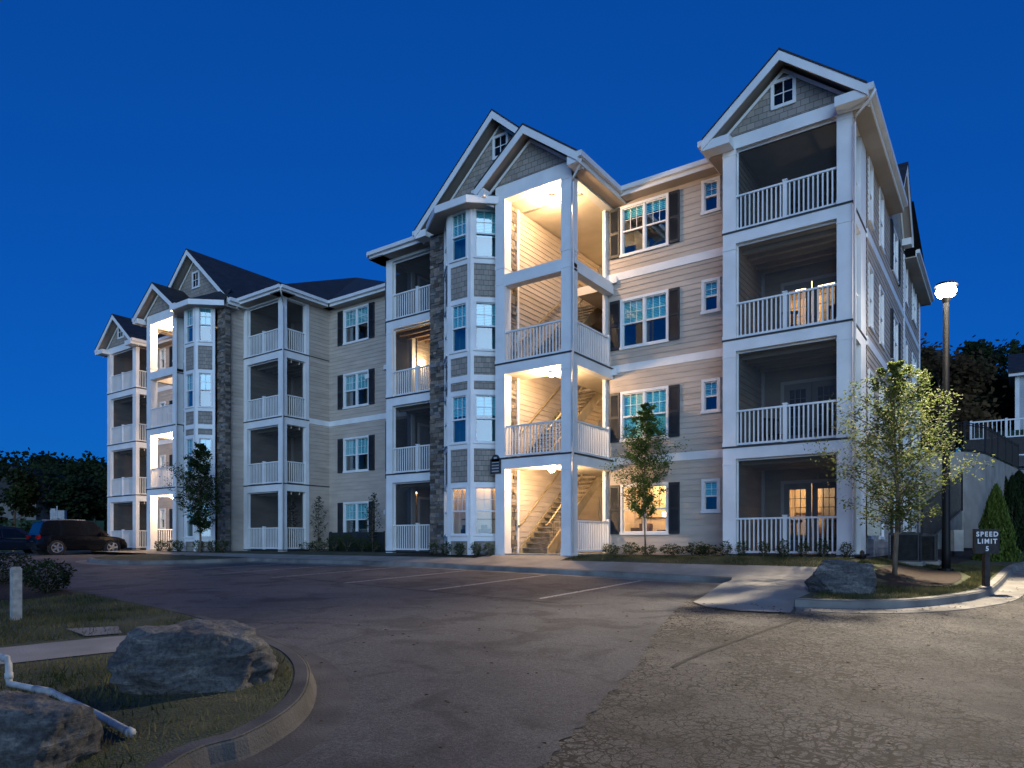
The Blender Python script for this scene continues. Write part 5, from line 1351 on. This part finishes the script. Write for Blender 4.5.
def wood(name, label, spots, leafmat, seed, kinds, nleaf, ls):
    """a far-off wood that reads as one mass: one object"""
    rr = random.Random(seed); acc = MB(); base = [bgtree_mesh('x', h, w, seed+i, nleaf, ls, kd) for i, (h, w, kd) in enumerate(kinds)]
    for (x, y, z, k, sc, rz) in spots:
        t, lf = base[k]; c, s = math.cos(rz)*sc, math.sin(rz)*sc
        for src, mi in ((lf, 0), (t, 1)):
            b0 = len(acc.v); acc.v += [(x+p[0]*c-p[1]*s, y+p[0]*s+p[1]*c, z+p[2]*sc) for p in src.v]
            acc.f += [tuple(i+b0 for i in f) for f in src.f]; acc.mi += [mi]*len(src.f); acc.col += [q or (.5,.5,.5) for q in src.col]
    tag(acc.build(name, [leafmat, 'bark']), label, 'woodland', None, 'stuff')
rr = random.Random(3)
sp = []
for k in range(34):
    px = -60+k*6.2+rr.uniform(-4,4); d = rr.uniform(62,84); x, y = colpt(px, d); top = 462+rr.uniform(-6,12)+(4 if px > 85 else 0); H_ = (HZ-top)*d/F+CZ
    sp.append((x, y, -1.0, rr.randrange(3), (H_+1)/9.0, rr.uniform(0,6)))
wood('woodland', 'dark mass of trees beyond the car park at the left', sp, 'leaf_dark', 31, [(9,7,'round'),(9,6.5,'round'),(9,6,'round')], 2600, .42)
sp = []
rr = random.Random(5)
for k in range(36):
    px = 905+k*4.6+rr.uniform(-5,5); d = rr.uniform(60,86); x, y = colpt(px, d); top = 362+rr.uniform(-12,26)+(25*math.exp(-((px-1000)/9.)**2)); H_ = (HZ-top)*d/F+CZ
    z0 = zg(x, y); sp.append((x, y, z0, rr.randrange(3), (H_-z0)/14.0, rr.uniform(0,6)))
wood('woodland', 'dark wooded hillside behind the building at the right', sp, 'leaf_mid', 47, [(14,7.5,'round'),(14,6,'pine'),(14,5.5,'pine')], 3400, .5)
sp = [(*colpt(928,56), 0, 0, 1, 1)]
def distinct(px, d, top, w, kind, mat, seed, label, z0=None, nleaf=4200, ls=.42):
    x, y = colpt(px, d); z0 = zg(x, y) if z0 is None else z0; h = CZ+(HZ-top)*d/F-z0
    t, lf = bgtree_mesh('x', h, w, seed, nleaf, ls, kind)
    root = empty('broadleaf_tree' if kind == 'round' else 'pine_tree', (x, y, z0), label, 'tree')
    for m_, nm, mt_ in ((t, 'trunk', 'bark'), (lf, 'crown', mat)):
        o = m_.build(nm, mt_); o.parent = root
distinct(976, 58, 340, 5.5, 'pine', 'leaf_dark', 61, 'tall open-crowned pine rising above the hillside wood')
distinct(1014, 57, 344, 7, 'round', 'leaf_dark', 62, 'tall broad tree above the garage at the right edge')
distinct(938, 54, 345, 7.5, 'round', 'leaf_brown', 63, 'brownish tree lit by the lamp behind the building corner')  # warm lamp light is put into the brown leaf colour
distinct(14, 46, 470, 3.6, 'round', 'leaf_dark', 64, 'small tree beyond the parked saloon at the left', -.3, 2200, .3)
# far fence, shed and house silhouettes
root = empty('board_fence', (*colpt(50, 52), -.4), 'long green screened fence beyond the parked cars', 'fence')
a = colpt(-60, 50); b = colpt(104, 54); L = math.hypot(b[0]-a[0], b[1]-a[1]); u = ((b[0]-a[0])/L, (b[1]-a[1])/L); w = W(a, u, (u[1], -u[0])); m = MB()
wbox(m, w, 0, L, -.03, .0, -.6, 2.05); m.build('fence_panel', 'greenscreen', root); m = MB(); s = 0
while s < L: wbox(m, w, s, s+.1, -.12, .05, -.6, 2.2); s += 2.4
m.build('post', 'darkmetal', root)
root = empty('storage_box', (*colpt(57, 56), -.4), 'pale upright box showing over the fence at the left', 'box')
w = W(colpt(50, 56), (rt.x, rt.y), (cdir.x, cdir.y)); m = MB(); wbox(m, w, 0, 1.15, -.3, 0, 0, 2.95); m.build('box_body', 'galv', root); m = MB(); wbox(m, w, .52, .62, .001, .02, 1, 3.3); wbox(m, w, .05, .45, .001, .02, 2.5, 3.1); m.build('panel', 'galv', root)
root = empty('far_house', (*colpt(20, 60), -.5), 'dark house gable behind the trees at the left edge', 'house')
w = W(colpt(-8, 60), (rt.x, rt.y), (cdir.x, cdir.y)); hgt = CZ+(HZ-500)*60/F; pk = CZ+(HZ-466)*60/F
m = MB(); wbox(m, w, 0, 3.8, -6, 0, -1, hgt); m.build('wall', 'unlitwall', root)
m = MB(); A_ = [w.p(-.3,.3,hgt-.2), w.p(4.1,.3,hgt-.2), w.p(1.9,.3,pk)]; B_ = [w.p(-.3,-6.3,hgt-.2), w.p(4.1,-6.3,hgt-.2), w.p(1.9,-6.3,pk)]
m.poly(A_); m.poly(B_[::-1]); m.poly([A_[0],A_[2],B_[2],B_[0]]); m.poly([A_[1],B_[1],B_[2],A_[2]]); m.build('roof', 'roof', root)
# ================================================================== CAMERA
cam = bpy.data.cameras.new('camera'); co = bpy.data.objects.new('camera', cam); C.objects.link(co)
co.location = (0, 0, CZ); co.rotation_euler = (R(90), 0, math.asin(.5797))
cam.sensor_width = 36; cam.lens = F/1024*36; cam.shift_y = (HZ-384)/1024; cam.clip_end = 2000; cam.clip_start = .05
bpy.context.scene.camera = co
# ================================================================== SKY AND LIGHT
wd = bpy.data.worlds.new('World'); bpy.context.scene.world = wd; wd.use_nodes = True; nt = wd.node_tree; bg = nt.nodes['Background']
sky = nt.nodes.new('ShaderNodeTexSky'); sky.sky_type = 'NISHITA'; sky.sun_disc = False; sky.sun_elevation = R(9.0); sky.sun_rotation = R(144); sky.ozone_density = 3; sky.air_density = 1.0; sky.dust_density = .2
tint = nt.nodes.new('ShaderNodeMix'); tint.data_type = 'RGBA'; tint.blend_type = 'MULTIPLY'; tint.inputs['Factor'].default_value = 1
tint.inputs['B'].default_value = (.0003, .155, 2.3, 1)
gm = nt.nodes.new('ShaderNodeGamma'); gm.inputs['Gamma'].default_value = .5
nt.links.new(sky.outputs[0], tint.inputs['A']); nt.links.new(tint.outputs['Result'], gm.inputs['Color']); nt.links.new(gm.outputs[0], bg.inputs['Color']); bg.inputs['Strength'].default_value = .098
sl = bpy.data.lights.new('sun', 'SUN'); sl.energy = 1.45; sl.angle = R(50); sl.color = (.56,.79,1)
so_ = bpy.data.objects.new('sun', sl); C.objects.link(so_); so_.rotation_euler = Vector((-.588,.809,-.16)).to_track_quat('-Z','Y').to_euler()
sc = bpy.context.scene
sc.view_settings.view_transform = 'Standard'; sc.view_settings.look = 'None'; sc.view_settings.exposure = .62; sc.view_settings.gamma = 1
sc.render.engine = 'CYCLES'; sc.cycles.use_denoising = True; sc.cycles.max_bounces = 6; sc.cycles.transparent_max_bounces = 12; sc.cycles.diffuse_bounces = 3; sc.cycles.glossy_bounces = 3
sc.cycles.sample_clamp_indirect = 4; sc.cycles.caustics_reflective = False; sc.cycles.caustics_refractive = False
